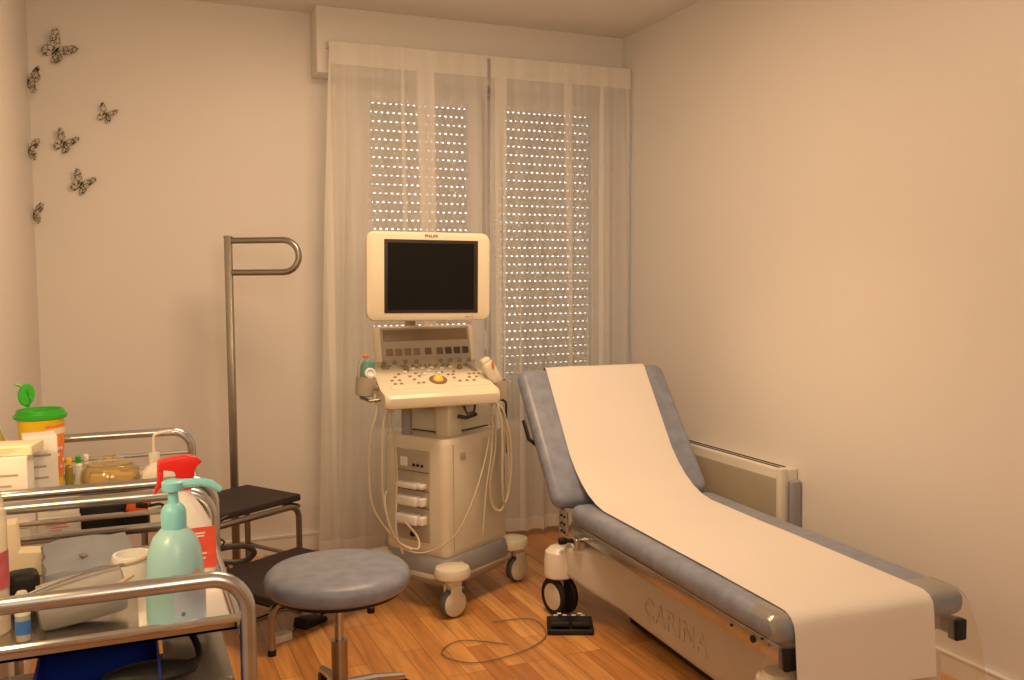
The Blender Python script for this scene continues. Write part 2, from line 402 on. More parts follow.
wf = MB(); wf.bb(WX0, WX0 + .045, YB + .01, YB + .08, WZ0, WZ1); wf.bb(WX1 - .045, WX1, YB + .01, YB + .08, WZ0, WZ1)
wf.bb(WX0 + .045, WX1 - .045, YB + .01, YB + .08, WZ1 - .04, WZ1); wf.bb(WX0 + .045, WX1 - .045, YB + .01, YB + .08, WZ0, WZ0 + .05)
win = struct('window_1', wf, PVC)
leaf(win, 1.065, 1.718, 'left'); leaf(win, 1.738, 2.43, 'right')
MB().bb(1.718, 1.738, YB + .03, YB + .05, WZ0 + .05, WZ1 - .04).build('centre_seal', GASKET, win)
h = MB(); h.box((1.705, YB + .006, 1.02), (.024, .012, .16), .004); h.tube([(1.705, YB, 1.04), (1.705, YB - .04, 1.04), (1.705, YB - .045, .95)], .007, 8); h.build('handle', PVC, win)
MB().bb(WX0 + .01, WX1 - .01, YB + .19, YB + .192, WZ0, WZ1).build('roller_shutter', SHUT, win)

# ------------------------------------------------------------------ curtains and rod
rod = thing('curtain_rod', 'slim white curtain rod fixed to the front of the boxed shutter housing', 'curtain rod', (1.68, 4.235, 2.385))
MB().box((0, 0, 0), (1.58, .014, .018), .004).build('rod', TRIM, rod)
for sx in (-1, 1):
    e = MB(); e.box((sx * .785, .03, 0), (.014, .07, .03), .004); e.build('end_bracket', TRIM, rod)
def curtain(x0, x1, flare, label, seed):
    rnd = random.Random(seed); n = 150; rows = []
    ph = [rnd.uniform(0, 6.28) for _ in range(4)]
    for j in range(34):
        t = j / 33; z = 2.385 - t * (2.385 - .035); row = []
        for i in range(n + 1):
            u = i / n; x = x0 + (x1 - x0) * u + flare * t * (1 - u)
            amp = .003 + .020 * min(1, max(0, (t - .035) * 3))
            y = 4.213 + amp * (math.sin(u * 62 + ph[0]) * .45 + math.sin(u * 41 + ph[1] + t * .8) * .45 + math.sin(u * 17 + ph[2] - t) * .35) 
            x += .010 * min(1, t * 3) * math.sin(u * 50 + ph[3])
            row.append((x, y, z))
        rows.append(row)
    return single('sheer_curtain', MB().grid(rows), VOILE, label, 'curtain')
curtain(.888, 1.655, -.085, 'white sheer voile curtain panel hanging behind the monitor, left of the window centre', 3)
curtain(1.672, 2.45, .0, 'white sheer voile curtain panel over the right half of the window', 9)

# ------------------------------------------------------------------ wall heater
ht = thing('panel_heater', 'cream electric panel heater with two slots on top on the right wall', 'heater', (XR - .04, 3.25, .13))
MB().bb(-.045, .038, -.345, .42, 0, .415, .008).build('casing', HEAT, ht)
MB().bb(-.050, -.044, -.325, .40, .035, .375, .004).build('front_panel', HEATP, ht)
s = MB(); s.bb(-.028, -.018, -.31, .40, .413, .417); s.bb(-.004, .008, -.31, .40, .413, .417); s.build('air_slots', DARK, ht)
MB().bb(-.052, -.02, -.352, -.322, -.004, .42, .006).build('end_cap', HEAT, ht)
MB().bb(-.012, .038, -.372, -.347, .02, .37, .01).build('back_shadow', GREYP, ht)  # grey block standing in for the heater's dark back and its shadow

# ------------------------------------------------------------------ butterflies
def butterfly(loc, size, spin, wall, lift, label):
    t = thing('paper_butterfly', label, 'butterfly', loc, 0, 'black and white butterflies on the walls')
    rb = Matrix.Rotation(spin, 4, 'Z')
    if wall == 'back': base = Matrix.Rotation(R(90), 4, 'X')          # local z -> toward -Y
    else: base = Matrix(((0, 0, 1, 0), (1, 0, 0, 0), (0, 1, 0, 0), (0, 0, 0, 1)))  # z -> +X, x->+Y, y->+Z
    fw = [(0, .02), (.04, .13), (.11, .28), (.21, .41), (.33, .50), (.43, .53), (.49, .49), (.50, .40), (.46, .27), (.37, .14), (.22, .04), (.04, 0)]
    hw = [(0, 0), (.12, .02), (.26, .04), (.33, -.02), (.36, -.12), (.34, -.24), (.26, -.33), (.17, -.36), (.09, -.30), (.04, -.18)]
    for sx in (1, -1):
        for nm, pl, z in (('forewing', fw, .012), ('hindwing', hw, .004)):
            m = base @ rb @ Matrix.Rotation(-sx * lift, 4, 'Y')
            mb = MB(m); mb.prism([(sx * (a * size + .004 * size), b * size) for a, b in pl], .0008, 'z', z * size + .002)
            mb.build(nm, WING, t)
    mb = MB(base @ rb); mb.tube([(0, -.20 * size, .012 * size + .003), (0, -.05 * size, .03 * size + .003), (0, .1 * size, .03 * size + .003), (0, .15 * size, .03 * size + .003)], [.006 * size, .022 * size, .025 * size, .008 * size], 8)
    for sx in (1, -1): mb.tube([(0, .14 * size, .03 * size), (sx * .05 * size, .26 * size, .05 * size), (sx * .08 * size, .32 * size, .05 * size)], .004 * size, 5)
    mb.build('body', BLACK, t)
bY = YB - .002
butterfly((-.238, bY, 2.292), .140, R(-42), 'back', .45, 'largest spotted butterfly, highest on the back wall near the left corner')
butterfly((-.050, bY, 2.032), .085, R(-25), 'back', .45, 'small spotted butterfly furthest to the right on the back wall')
butterfly((-.220, bY, 1.900), .105, R(-28), 'back', .5, 'spotted butterfly second lowest on the back wall, below and left of the smallest one')
butterfly((-.160, bY, 1.728), .108, R(-28), 'back', .5, 'lowest spotted butterfly of those on the back wall')
bX = XL + .002
butterfly((bX, 4.30, 2.125), .12, R(-20), 'left', .95, 'highest butterfly on the left side wall, seen almost edge on')
butterfly((bX, 4.22, 1.835), .105, R(8), 'left', 1.0, 'middle butterfly on the left side wall, seen edge on')
butterfly((bX, 4.32, 1.585), .100, R(0), 'left', .95, 'lowest butterfly on the left side wall beside the corner')

# ------------------------------------------------------------------ step stool with handrail
ua, va = Vector((-.84, -.54, 0)), Vector((.54, -.84, 0)); A0 = Vector((.44, 4.12, 0))
st = thing('step_stool', 'two-step steel stool with black ribbed treads and tall looped handrail', 'step stool', (.470, 4.12, 0))
SM = Matrix(((ua.x, va.x, 0, 0), (ua.y, va.y, 0, 0), (0, 0, 1, 0), (0, 0, 0, 1)))   # local x along u, y along v
def SB(): return MB(SM)
WS = .54
SB().bb(0, WS, .0, .34, .390, .418, .006).build('upper_tread', MAT, st)
SB().bb(.05, WS, .37, .77, .185, .213, .006).build('lower_tread', MAT, st)
def ubar(y, zt, r, rad=.05):
    P = [(.02, y, 0.004)] + [(.02 + rad - rad * math.cos(R(a)), y, zt - rad + rad * math.sin(R(a))) for a in range(0, 91, 15)]
    P += [(WS - .02 - rad + rad * math.sin(R(a)), y, zt - rad + rad * math.cos(R(a))) for a in range(0, 91, 15)] + [(WS - .02, y, .004)]
    return P
for y, zt in ((.02, .380), (.345, .375), (.745, .175)):
    SB().tube(ubar(y, zt, .0125), .0125, 12).build('leg_frame', POLE, st)
for x in (.02, WS - .02):
    for pa, pb_, rr in (((x, .02, .16), (x, .345, .16), .009), ((x, .345, .165), (x, .745, .165), .011), ((x, .02, .37), (x, .345, .37), .011)):
        SB().tube([pa, pb_], rr, 8).build('cross_bar', POLE, st)
for y in (.02, .345, .745):
    for x in (.02, WS - .02):
        SB().cyl((x, y, .01), .015, .02, seg=14).build('foot_cap', BLACK, st)
hb = SB(); hb.M = Matrix(); q = Vector((-.055, -.02, 0))
hb.box((q.x, q.y, .75), (.030, .030, 1.49), .003, rot=(0, 0, R(-20))); hb.build('handrail_post', POLE, st)
dv = Vector((.86, -.51, 0)); r0 = .068; L = .245
f = lambda d, z: (q.x + dv.x * d, q.y + dv.y * d, z)
P = [f(0.01, 1.478), f(L, 1.478)] + arc((L, 1.478 - r0), r0, 90, -90, 10, f) + [f(0.01, 1.478 - 2 * r0)]
MB().tube(P, .0135, 12).build('handrail_loop', POLE, st)
MB().box((q.x, q.y, 1.495), (.032, .032, .008), .002, rot=(0, 0, R(-20))).build('post_cap', POLE, st)

# ------------------------------------------------------------------ round stool
rs = thing('round_stool', 'round swivel stool with padded blue-grey vinyl seat on a steel post', 'stool', (.556, 2.66, 0))
RS = .213
MB().lathe([(0, .398), (RS - .03, .398), (RS - .012, .402), (RS - .002, .414), (RS, .430), (RS - .004, .444), (RS - .016, .456), (RS - .045, .463), (.09, .466), (0, .467)], seg=64).build('seat', VINYL, rs, ang=60)
MB().lathe([(0, .388), (RS - .025, .388), (RS - .02, .398), (0, .398)], seg=48).build('seat_pan', BLACK, rs)
b = MB(); b.cyl((0, 0, .365), .019, .05); b.cyl((0, 0, .22), .0135, .31); b.build('post', STEEL, rs)
MB().cyl((0, 0, .338), .0165, .012).build('collar', BLACK, rs)
MB().cyl((0, 0, .14), .024, .20).build('lower_post', POLE, rs)
for k in range(5):
    a = R(72 * k + 20); c, s_ = math.cos(a), math.sin(a)
    l = MB().tube([(0, 0, .10), (c * .12, s_ * .12, .085), (c * .23, s_ * .23, .06)], [.018, .015, .012], 10).build('leg', STEEL, rs)
    cb = MB(); cb.cyl((c * .23, s_ * .23, .025), .025, .018, rot=(R(90), 0, a)); cb.cyl((c * .23, s_ * .23, .05), .007, .03, seg=10); cb.build('caster', BLACK, l)

# ------------------------------------------------------------------ ultrasound machine
UL = Vector((1.215, 3.595, 0)); ang = R(31)
us = thing('ultrasound_machine', 'beige ultrasound cart with flat monitor, sloped control console and casters', 'ultrasound machine', UL)
BMx = Matrix.Rotation(ang, 4, 'Z')           # cart frame: x along the long side, -x face carries the sockets
WMx = Matrix.Translation(-UL)                # world coordinates
def UB(): return MB(BMx.copy())
def UW(): return MB(WMx.copy())
hx, hy = .205, .168
# body with rounded vertical edges, slightly tapering
secs = []
for z, k in ((.215, .965), (.222, .99), (.24, 1.), (.45, 1.), (.655, .985), (.675, .97), (.683, .94)):
    secs.append([(x * k, y * k, z + (.0)) for x, y in rrect(2 * hx, 2 * hy, .035, 5)])
body = UB().loft(secs).build('body', BEIGE, us)
UB().bb(-hx - .003, -hx + .01, -.085, .095, .265, .632, .004).build('socket_panel', BEIGED, us)
l = UB(); 
for z in (.545, .47, .402): l.bb(-hx - .0045, -hx, -.083, .093, z, z + .002)
l.build('panel_groove', DARK, us)
UB().bb(-hx - .006, -hx, .03, .068, .562, .60, .003).build('label_plate', WHITE, us)
for k in range(3): UB().cyl((-hx - .005, -.005 - k * .022, .572), .006, .004, rot=(0, R(90), 0), seg=12).build('round_socket', BLACK, us)
UB().cyl((-hx - .005, -.0, .295), .011, .02, rot=(0, R(90), 0), seg=14).build('ecg_socket', BLACK, us)
for z, w_ in ((.492, .012), (.430, .020), (.355, .021)):
    c = UB(); c.box((-hx - .016, .015, z), (.045, .115, w_ * 2), .009); c.box((-hx - .014, -.055, z), (.034, .03, w_ * 1.7), .006)
    c.build('probe_connector', WHITE, us)
UB().bb(-.115, -.085, -hy - .003, -hy + .01, .595, .622, .002).build('type_plate', BEIGED, us)
seam = UB(); seam.bb(-hx + .045, -hx + .047, -hy - .0012, -hy + .002, .23, .66); seam.build('body_seam', BEIGED, us)
# rear upper box and neck
UB().box((.055, .035, .735), (.27, .23, .10), .012).build('rear_box', BEIGE, us)
UB().bb(-.075, .185, -.076, .146, .683, .688).build('box_gasket', DARK, us)
UB().box((-.075, -.075, .75), (.085, .075, .18), .01).build('neck', BEIGE, us)
UB().tube([(-.165, .07, .66), (-.165, .07, .86)], .022, 14).build('lift_column', GREYP, us)
# base
secs = []
for z, kx, ky in ((.10, .96, .96), (.115, 1.0, 1.02), (.17, 1.02, 1.04), (.205, .98, 1.0), (.216, .95, .96)):
    secs.append([(x * kx, y * ky, z) for x, y in rrect(2 * hx + .01, 2 * hy + .01, .05, 5)])
UB().loft(secs).build('base', GREYP, us)
UB().bb(-hx - .015, hx + .015, -hy - .012, hy + .012, .11, .15, .02).build('bumper', BEIGED, us)
for x, y, a in ((-.215, -.205, -15), (.278, -.155, -10), (-.215, .19, 30), (.275, .17, 60)):
    hd = UB(); hd.lathe([(0, .150), (.062, .150), (.069, .156), (.070, .176), (.064, .190), (.035, .199), (0, .201)], (x * .93, y * .93, 0), sx=1.05)
    hd.box((x * .72, y * .72, .170), (.13, .11, .042), .018, rot=(0, 0, math.atan2(y, x)))
    ho = hd.build('caster_hood', BEIGE, us)
    wm = BMx @ Matrix.Translation((x, y, .056)) @ Matrix.Rotation(R(a), 4, 'Z')
    wb = MB(wm.copy()); wb.lathe([(0, -.016), (.05, -.017), (.057, -.010), (.058, 0), (.057, .010), (.05, .017), (0, .016)], rot=(R(90), 0, 0), seg=32)
    wb.build('tyre', RUBBER, ho)
    wc = MB(wm.copy())
    for s_ in (-1, 1): wc.lathe([(0, -.003), (.049, -.003), (.050, .002), (.040, .008), (0, .012)], (0, s_ * .017, 0), rot=(R(-90 * s_), 0, 0), seg=28); wc.box((0, s_ * .024, .035), (.05, .012, .075), .005)
    wc.box((.004, 0, .098), (.062, .050, .065), .014)
    wc.cyl((0, 0, .07), .02, .03, seg=16)
    wc.build('wheel_cover', BEIGE, ho)
    MB(wm.copy()).box((.045, .01, .05), (.03, .02, .01), .003, rot=(0, .5, 0)).build('brake_tab', GREYP, ho)
# console: front slab with a sloping key deck and an upright panel
cx0, cx1 = .888, 1.352
prof = [(3.325, .835), (3.33, .822), (3.36, .815), (3.66, .835), (3.70, .87), (3.70, .965), (3.625, .975), (3.40, .888), (3.335, .872), (3.325, .86)]
secs = []
for x, k in ((cx0, .93), (cx0 + .008, .975), (cx0 + .02, 1.), (cx1 - .02, 1.), (cx1 - .008, .975), (cx1, .93)):
    cy_, cz_ = 3.51, .885
    secs.append([(x + (.012 * (1 if x < 1.12 else -1)) * max(0, (y - 3.40)) / .3 * 1.6, cy_ + (y - cy_) * k, cz_ + (z - cz_) * (.93 + .07 * (k - .93) / .07)) for y, z in prof])
con = UW().loft(secs).build('console', BEIGE2, us)
DA = math.atan2(.975 - .888, .225)           # deck slope
def deck(u, v, h=0.):                        # u across in metres from the middle, v up the slope 0..1
    return Matrix.Translation((1.12 + u, 3.40 + .225 * v, .888 + .087 * v + h)) @ Matrix.Rotation(DA, 4, 'X')
def DB(u, v, h=0.): return MB(WMx @ deck(u, v, h))
for u in (-.165, -.12, -.075, -.03, .075, .118, .16, .20):
    DB(u, .90, .004).lathe([(.009, -.005), (.0085, .007), (.006, .010), (0, .010)], seg=14).build('knob', KNOB, con)
for u, v in ((-.09, .62), (.135, .62)): DB(u, v, .004).lathe([(.011, -.005), (.009, .012), (.006, .015), (0, .015)], seg=14).build('knob', STRIP, con)
kb = DB(0, 0, 0)
kk = MB(WMx.copy()); rnd = random.Random(4)
for v, us_ in ((.80, [-.18, -.165, -.15, -.10, -.085, -.05, -.02, 0., .02, .05, .08, .10]), (.72, [-.175, -.16, -.10, -.06, -.04, .0, .02, .04, .07, .09]), (.50, [-.13, -.06, -.03, .03, .05, .1]), (.40, [-.15, -.09, -.05, .07, .09, .16, .18, .2]), (.28, [-.17, -.14, -.08, .085, .15, .18]), (.16, [-.165, -.14, -.07, -.05, .10, .13, .16])):
    for u in us_:
        kk.M = WMx @ deck(u, v, .003); kk.box((0, 0, 0), (.012, .007, .005), .0015)
kk.build('key_group', KNOB, con)
kk = MB(WMx.copy())
for u, v in ((-.06, .66), (-.02, .66), (.02, .68), (.06, .64), (-.1, .55), (.1, .66), (.0, .56), (-.025, .45), (.035, .46)):
    kk.M = WMx @ deck(u, v, .004); kk.box((0, 0, 0), (.018, .012, .007), .003)
kk.build('key_group', WHITE, con)
for k in range(5): DB(.165 + .0 * k, .66, .003).box((0, 0, 0), (.010, .05, .003), .001, rot=(0, 0, .45)) if False else None
sl = DB(.185, .64, .002); sl.box((0, 0, 0), (.018, .075, .004), .0015, rot=(0, 0, .35)); sl.build('slider_strip', KNOB, con)
DB(.015, .24, .001).lathe([(0, 0), (.034, 0), (.036, .003), (.03, .005), (.024, .004), (0, .004)], seg=28).build('trackball_ring', STRIP, con)
DB(.015, .24, -.002).ball((0, 0, 0), .023).build('trackball', BALL, con)
for u in (-.125, .135): 
    DB(u, .02, .002).box((0, 0, 0), (.13 if u < 0 else .145, .026, .008), .004).build('palm_rest', BEIGE2, con)
# upright panel
UP = Matrix.Translation((1.150, 3.655, 1.038)) @ Matrix.Rotation(R(-14), 4, 'X')
def PB(): return MB(WMx @ UP)
PB().box((0, 0.02, 0), (.435, .045, .165), .014).build('upright_panel', BEIGE2, con)
PB().box((0, -.003, .002), (.385, .006, .142), .003).build('panel_inset', BEIGED, con)
PB().box((0, -.0065, .040), (.365, .004, .048), .002).build('display_strip', STRIP, con)
for i, x in enumerate((-.160, -.121, -.083, -.044, .005, .055, .093, .131, .168)):
    PB().box((x, -.0075, -.030), (.027, .005, .028), .002).build('soft_key', KEYS[0 if i < 4 else (1 if i < 6 else 2)], con)
# monitor
MT = Matrix.Translation((1.099, 3.45, 1.318)) @ Matrix.Rotation(R(-3), 4, 'Z') @ Matrix.Rotation(R(.8), 4, 'Y')
def MO(): return MB(WMx @ MT)
mb_ = MO()
secs = []
for y, w_, h_, r_ in ((-.022, .470, .315, .026), (-.018, .492, .337, .032), (-.008, .500, .345, .035), (.008, .496, .341, .035), (.028, .44, .28, .03), (.05, .34, .20, .03)):
    secs.append([(x, y, z) for x, z in rrect(w_, h_, r_, 5)])
mon = mb_.loft(secs).build('monitor', BEIGE2, us)
MO().box((.008, -.0225, .0), (.376, .004, .284), .002).build('screen_surround', SCRB, mon)
MO().box((.006, -.0245, .0), (.346, .002, .258), .0).build('screen', SCREEN, mon)
MO().tube([(0, .04, -.04), (0, .16, -.08), (0, .285, -.14), (0, .30, -.24), (0, .285, -.36)], .022, 14, smooth=4).build('monitor_arm', GREYP, us)
text('brand_lettering', 'PHILIPS', .0155, SCRB, mon, WMx @ MT @ Matrix.Translation((.006, -.0235, .157)) @ Matrix.Rotation(R(90), 4, 'X'), spacing=1.05)
text('model_lettering', 'HD11 XE', .009, KNOB, mon, WMx @ MT @ Matrix.Translation((.160, -.0235, -.157)) @ Matrix.Rotation(R(90), 4, 'X'))
# probe holders at both ends of the console
def probe_holder(x, y, z, side):
    m = Matrix.Translation((x, y, z)) @ Matrix.Rotation(R(8 * side), 4, 'Y')
    a = MB(WMx @ m); a.lathe([(.022, -.055), (.034, -.05), (.038, 0), (.039, .02), (.034, .02), (.033, -.03), (0, -.035)], sx=1.0, sy=1.15, seg=24)
    a.box((.04 * side, .02, -.02), (.05, .025, .02), .005)
    ho = a.build('probe_holder', BEIGED, us); return m
m = probe_holder(.842, 3.45, .915, 1)
p = MB(WMx @ m @ Matrix.Rotation(R(-12), 4, 'X')); p.lathe([(.014, -.03), (.022, 0), (.030, .04), (.033, .075), (.026, .085), (0, .086)], seg=20); p.build('probe', TEAL, us)
p = MB(WMx @ m @ Matrix.Rotation(R(-12), 4, 'X')); p.lathe([(.020, -.001), (.021, .015), (.014, .02), (.012, .012)], (0.005, -.028, .028), rot=(R(80), 0, 0), seg=20); p.build('probe_ring', WHITE, us)
p = MB(WMx @ m); p.box((-.012, 0, .098), (.022, .016, .012), .004); p.build('probe_tip', ORANGE, us)
p = MB(WMx @ m); p.tube([(-.028, .0, .0), (-.033, 0, .06), (-.020, 0, .088)], .007, 8); p.build('probe_clip', BEIGED, us)
m = probe_holder(1.392, 3.45, .875, -1)
p = MB(WMx @ m @ Matrix.Rotation(R(-22), 4, 'Y')); p.box((0, 0, .06), (.05, .055, .11), .015); p.box((0.0, -.0, .115), (.04, .045, .03), .01); p.build('probe', BEIGE, us)
p = MB(WMx @ m @ Matrix.Rotation(R(-22), 4, 'Y')); p.box((.012, -.03, .095), (.010, .004, .03), .002, rot=(0, .4, 0)); p.build('probe_mark', ORANGE, us)
# cables
def cab(pts, r, mat, nm='cable'): return UW().tube(pts, r, 8, smooth=6).build(nm, mat, us)
cab([(.872, 3.44, .868), (.875, 3.42, .80), (.848, 3.42, .70), (.842, 3.42, .52), (.86, 3.42, .42), (.915, 3.41, .33), (.965, 3.40, .28), (1.02, 3.38, .262), (1.03, 3.42, .30), (.985, 3.45, .36)], .0045, CABLE)
cab([(.915, 3.38, .815), (.885, 3.36, .76), (.876, 3.36, .56), (.885, 3.37, .46), (.905, 3.37, .37), (.94, 3.37, .30), (.99, 3.37, .265)], .0045, CABLE)
cab([(.92, 3.37, .81), (.945, 3.40, .60), (.945, 3.41, .48), (.94, 3.40, .33), (.96, 3.38, .25)], .0045, CABLE)
cab([(.925, 3.45, .49), (.90, 3.41, .47), (.905, 3.38, .38), (.93, 3.37, .30), (.98, 3.37, .262), (1.05, 3.35, .255), (1.14, 3.31, .31), (1.22, 3.33, .42), (1.29, 3.37, .56), (1.335, 3.40, .70), (1.36, 3.42, .79)], .003, CABLE)
cab([(1.362, 3.42, .81), (1.40, 3.42, .77), (1.425, 3.44, .64), (1.43, 3.44, .48), (1.41, 3.43, .40), (1.38, 3.42, .365), (1.345, 3.42, .40), (1.34, 3.42, .50), (1.36, 3.42, .60), (1.365, 3.42, .72), (1.35, 3.42, .81)], .0055, CABLE)
cab([(1.372, 3.42, .81), (1.385, 3.40, .70), (1.385, 3.40, .52), (1.395, 3.41, .40), (1.42, 3.42, .44), (1.438, 3.43, .56), (1.425, 3.43, .70), (1.385, 3.43, .80)], .0055, CABLE)
cab([(1.372, 3.44, .82), (1.44, 3.50, .80), (1.452, 3.52, .74), (1.455, 3.52, .58)], .005, DCABLE, 'dark_cable')
cab([(1.345, 3.40, .80), (1.33, 3.38, .62), (1.30, 3.36, .48), (1.275, 3.34, .30)], .003, CABLE)
h = UW(); h.tube([(1.24, 3.45, .80), (1.25, 3.44, .77), (1.28, 3.44, .775), (1.29, 3.45, .81)], .005, 8); h.tube([(1.21, 3.44, .762), (1.24, 3.43, .755), (1.29, 3.44, .765)], .008, 8); h.build('cable_hook', DCABLE, us)
h = UW(); h.tube([(.90, 3.37, .83), (.905, 3.36, .812), (.93, 3.36, .812)], .006, 8); h.build('cable_hook', BEIGED, us)
h = UW(); h.tube([(.82, 3.45, .858), (.85, 3.42, .845), (.90, 3.42, .85)], .006, 8); h.build('holder_arm', POLE, us)

# ------------------------------------------------------------------ examination couch
HR = R(2.6)
hv = Vector((-math.sin(-HR), math.cos(HR), 0))
bed = thing('examination_couch', 'adjustable examination couch with blue-grey vinyl pads and beige moulded base', 'examination couch', (1.790, 1.80, 0), -HR)
ZT = .450
def pad(secs_y, w, th, mat_, nm, T):
    """rounded slab along local y; top at z=0"""
    S = []
    for y, k in secs_y:
        W = w - 2 * (1 - k) * .05; H = th - 2 * (1 - k) * .035
        S.append([(x, y, z - th / 2) for x, z in rrect(W, H, H * .42, 5)])
    return MB(T).loft(S).build(nm, mat_, bed, ang=60)
def ends(L, e=.04):
    a = [(0, .35), (.006, .62), (.016, .83), (.028, .95), (e, 1.)]
    return a + [(L / 2, 1.)] + [(L - y, k) for y, k in reversed(a)]
SW = .628; SL = 1.29
pad(ends(SL), SW, .075, VINYL, 'seat_pad', Matrix.Translation((0, 0.0, ZT)))
BA = R(50); BL = .635
BT = Matrix.Translation((-.010, SL + .026, ZT - .004)) @ Matrix.Rotation(BA, 4, 'X')
pad(ends(BL), SW + .055, .07, VINYL, 'backrest_pad', BT)
# steel frame
fr = MB()
for sx in (-1, 1):
    fr.bb(sx * .277 - .015, sx * .277 + .015, .015, SL + .03, ZT - .125, ZT - .078, .003)
fr.bb(-.262, .262, .05, .09, ZT - .12, ZT - .08); fr.bb(-.262, .262, SL - .05, SL, ZT - .12, ZT - .08)
fr.build('side_rail', STEEL, bed)
for sx in (-1, 1):
    MB().bb(sx * .277 - .019, sx * .277 + .019, -.012, .02, ZT - .135, ZT - .078, .004).build('rail_end_cap', BLACK, bed)
    MB(BT.copy()).bb(sx * .24 - .012, sx * .24 + .012, .02, BL - .1, -.10, -.071, .003).build('backrest_rail', STEEL, bed)
    MB().bb(sx * .318 - .004, sx * .318 + .004, SL + .0, SL + .075, ZT - .125, ZT - .03, .002).build('hinge_plate', STEEL, bed)
for (y, z, r_) in ((.13, .350, .010), (.23, .352, .004), (.06, .36, .004), (.09, .366, .003)): MB().cyl((-.2935, y, z), r_, .005, rot=(0, R(90), 0), seg=14).build('bolt', BLACK, bed)
for dy in (-.01, .02):
    for dz in (0, .03, .06): MB().cyl((-.324, SL + .03 + dy, ZT - .115 + dz), .005, .004, rot=(0, R(90), 0), seg=10).build('bolt', BLACK, bed)
k = MB(); k.cyl((-.335, SL + .01, ZT - .145), .014, .03, rot=(0, R(90), 0), bev=.004); k.tube([(-.32, SL + .01, ZT - .145), (-.27, SL - .04, ZT - .14)], .008, 8); k.build('lock_knob', BLACK, bed)
k = MB(); k.bb(-.315, -.27, SL - .07, SL - .02, ZT - .16, ZT - .12, .006); k.build('lock_bracket', CHROME, bed)
MB(BT.copy()).tube([(-.305, .30, -.09), (-.345, .34, -.085), (-.352, .42, -.07)], .008, 8).build('release_lever', BLACK, bed)
# gas strut under the backrest
k = MB(); k.tube([(.1, SL - .30, ZT - .14), (.1, SL + .18, ZT + .08)], .011, 10); k.build('gas_strut', BLACK, bed)
# moulded base
ring = lambda y, hw, z0, z1, r_=.03: [(x, y, z) for x, z in rrect(2 * hw, z1 - z0, min(r_, (z1 - z0) * .45), 4, 0, (z0 + z1) / 2)]
S = [ring(1.47, .22, .17, .235), ring(1.46, .27, .15, .255), ring(1.43, .31, .15, .275), ring(1.36, .325, .155, .285), ring(1.29, .315, .15, .292), ring(1.20, .275, .12, .297), ring(1.10, .19, .07, .29), ring(.98, .176, .055, .295), ring(.6, .172, .05, .30), ring(.3, .172, .05, .30), ring(.18, .18, .055, .29), ring(.12, .16, .08, .26)]
MB().loft(S).build('base_shell', SHELL, bed, ang=50)
MB().bb(-.13, .13, .20, 1.15, .012, .06, .01).build('base_chassis', BLACK, bed)
MB().bb(-.10, .10, .35, .95, .31, ZT - .09, .01).build('lift_column', GREYP, bed)
lt = Matrix.Translation((-.1755, .74, .150)) @ Matrix.Rotation(R(.9), 4, 'Z') @ Matrix.Rotation(R(-90), 4, 'Z') @ Matrix.Rotation(R(90), 4, 'X')
text('embossed_lettering', 'CARINA', .10, SHELL, bed, lt, extrude=.0018, spacing=1.15)
for (x, y) in ((-.322, 1.36), (.29, 1.36), (-.235, .10), (.235, .10)):
    hd = MB(); hd.lathe([(0, .150), (.055, .150), (.060, .156), (.061, .215), (.056, .250), (.038, .266), (0, .270)], (x, y, 0), seg=28)
    hd.box((x * .86, y - .0, .205), (.09, .11, .11), .025)
    ho = hd.build('caster_hood', CREAM, bed)
    wm = Matrix.Translation((x, y, .074)) @ Matrix.Rotation(R(104), 4, 'Z')
    t = MB(wm.copy())
    for s_ in (-1, 1): t.lathe([(.058, -.009), (.068, -.011), (.074, -.005), (.074, .005), (.068, .011), (.058, .009)], (0, s_ * .028, 0), rot=(R(90), 0, 0), seg=32)
    t.build('tyre', BLACK, ho)
    t = MB(wm.copy())
    for s_ in (-1, 1): t.lathe([(0, -.006), (.056, -.006), (.059, .004), (.04, .009), (0, .010)], (0, s_ * .031, 0), rot=(R(-90 * s_), 0, 0), seg=28)
    t.box((0, 0, .06), (.022, .028, .09), .005); t.build('wheel_disc', GREYP if x > 0 else BEIGE, ho)

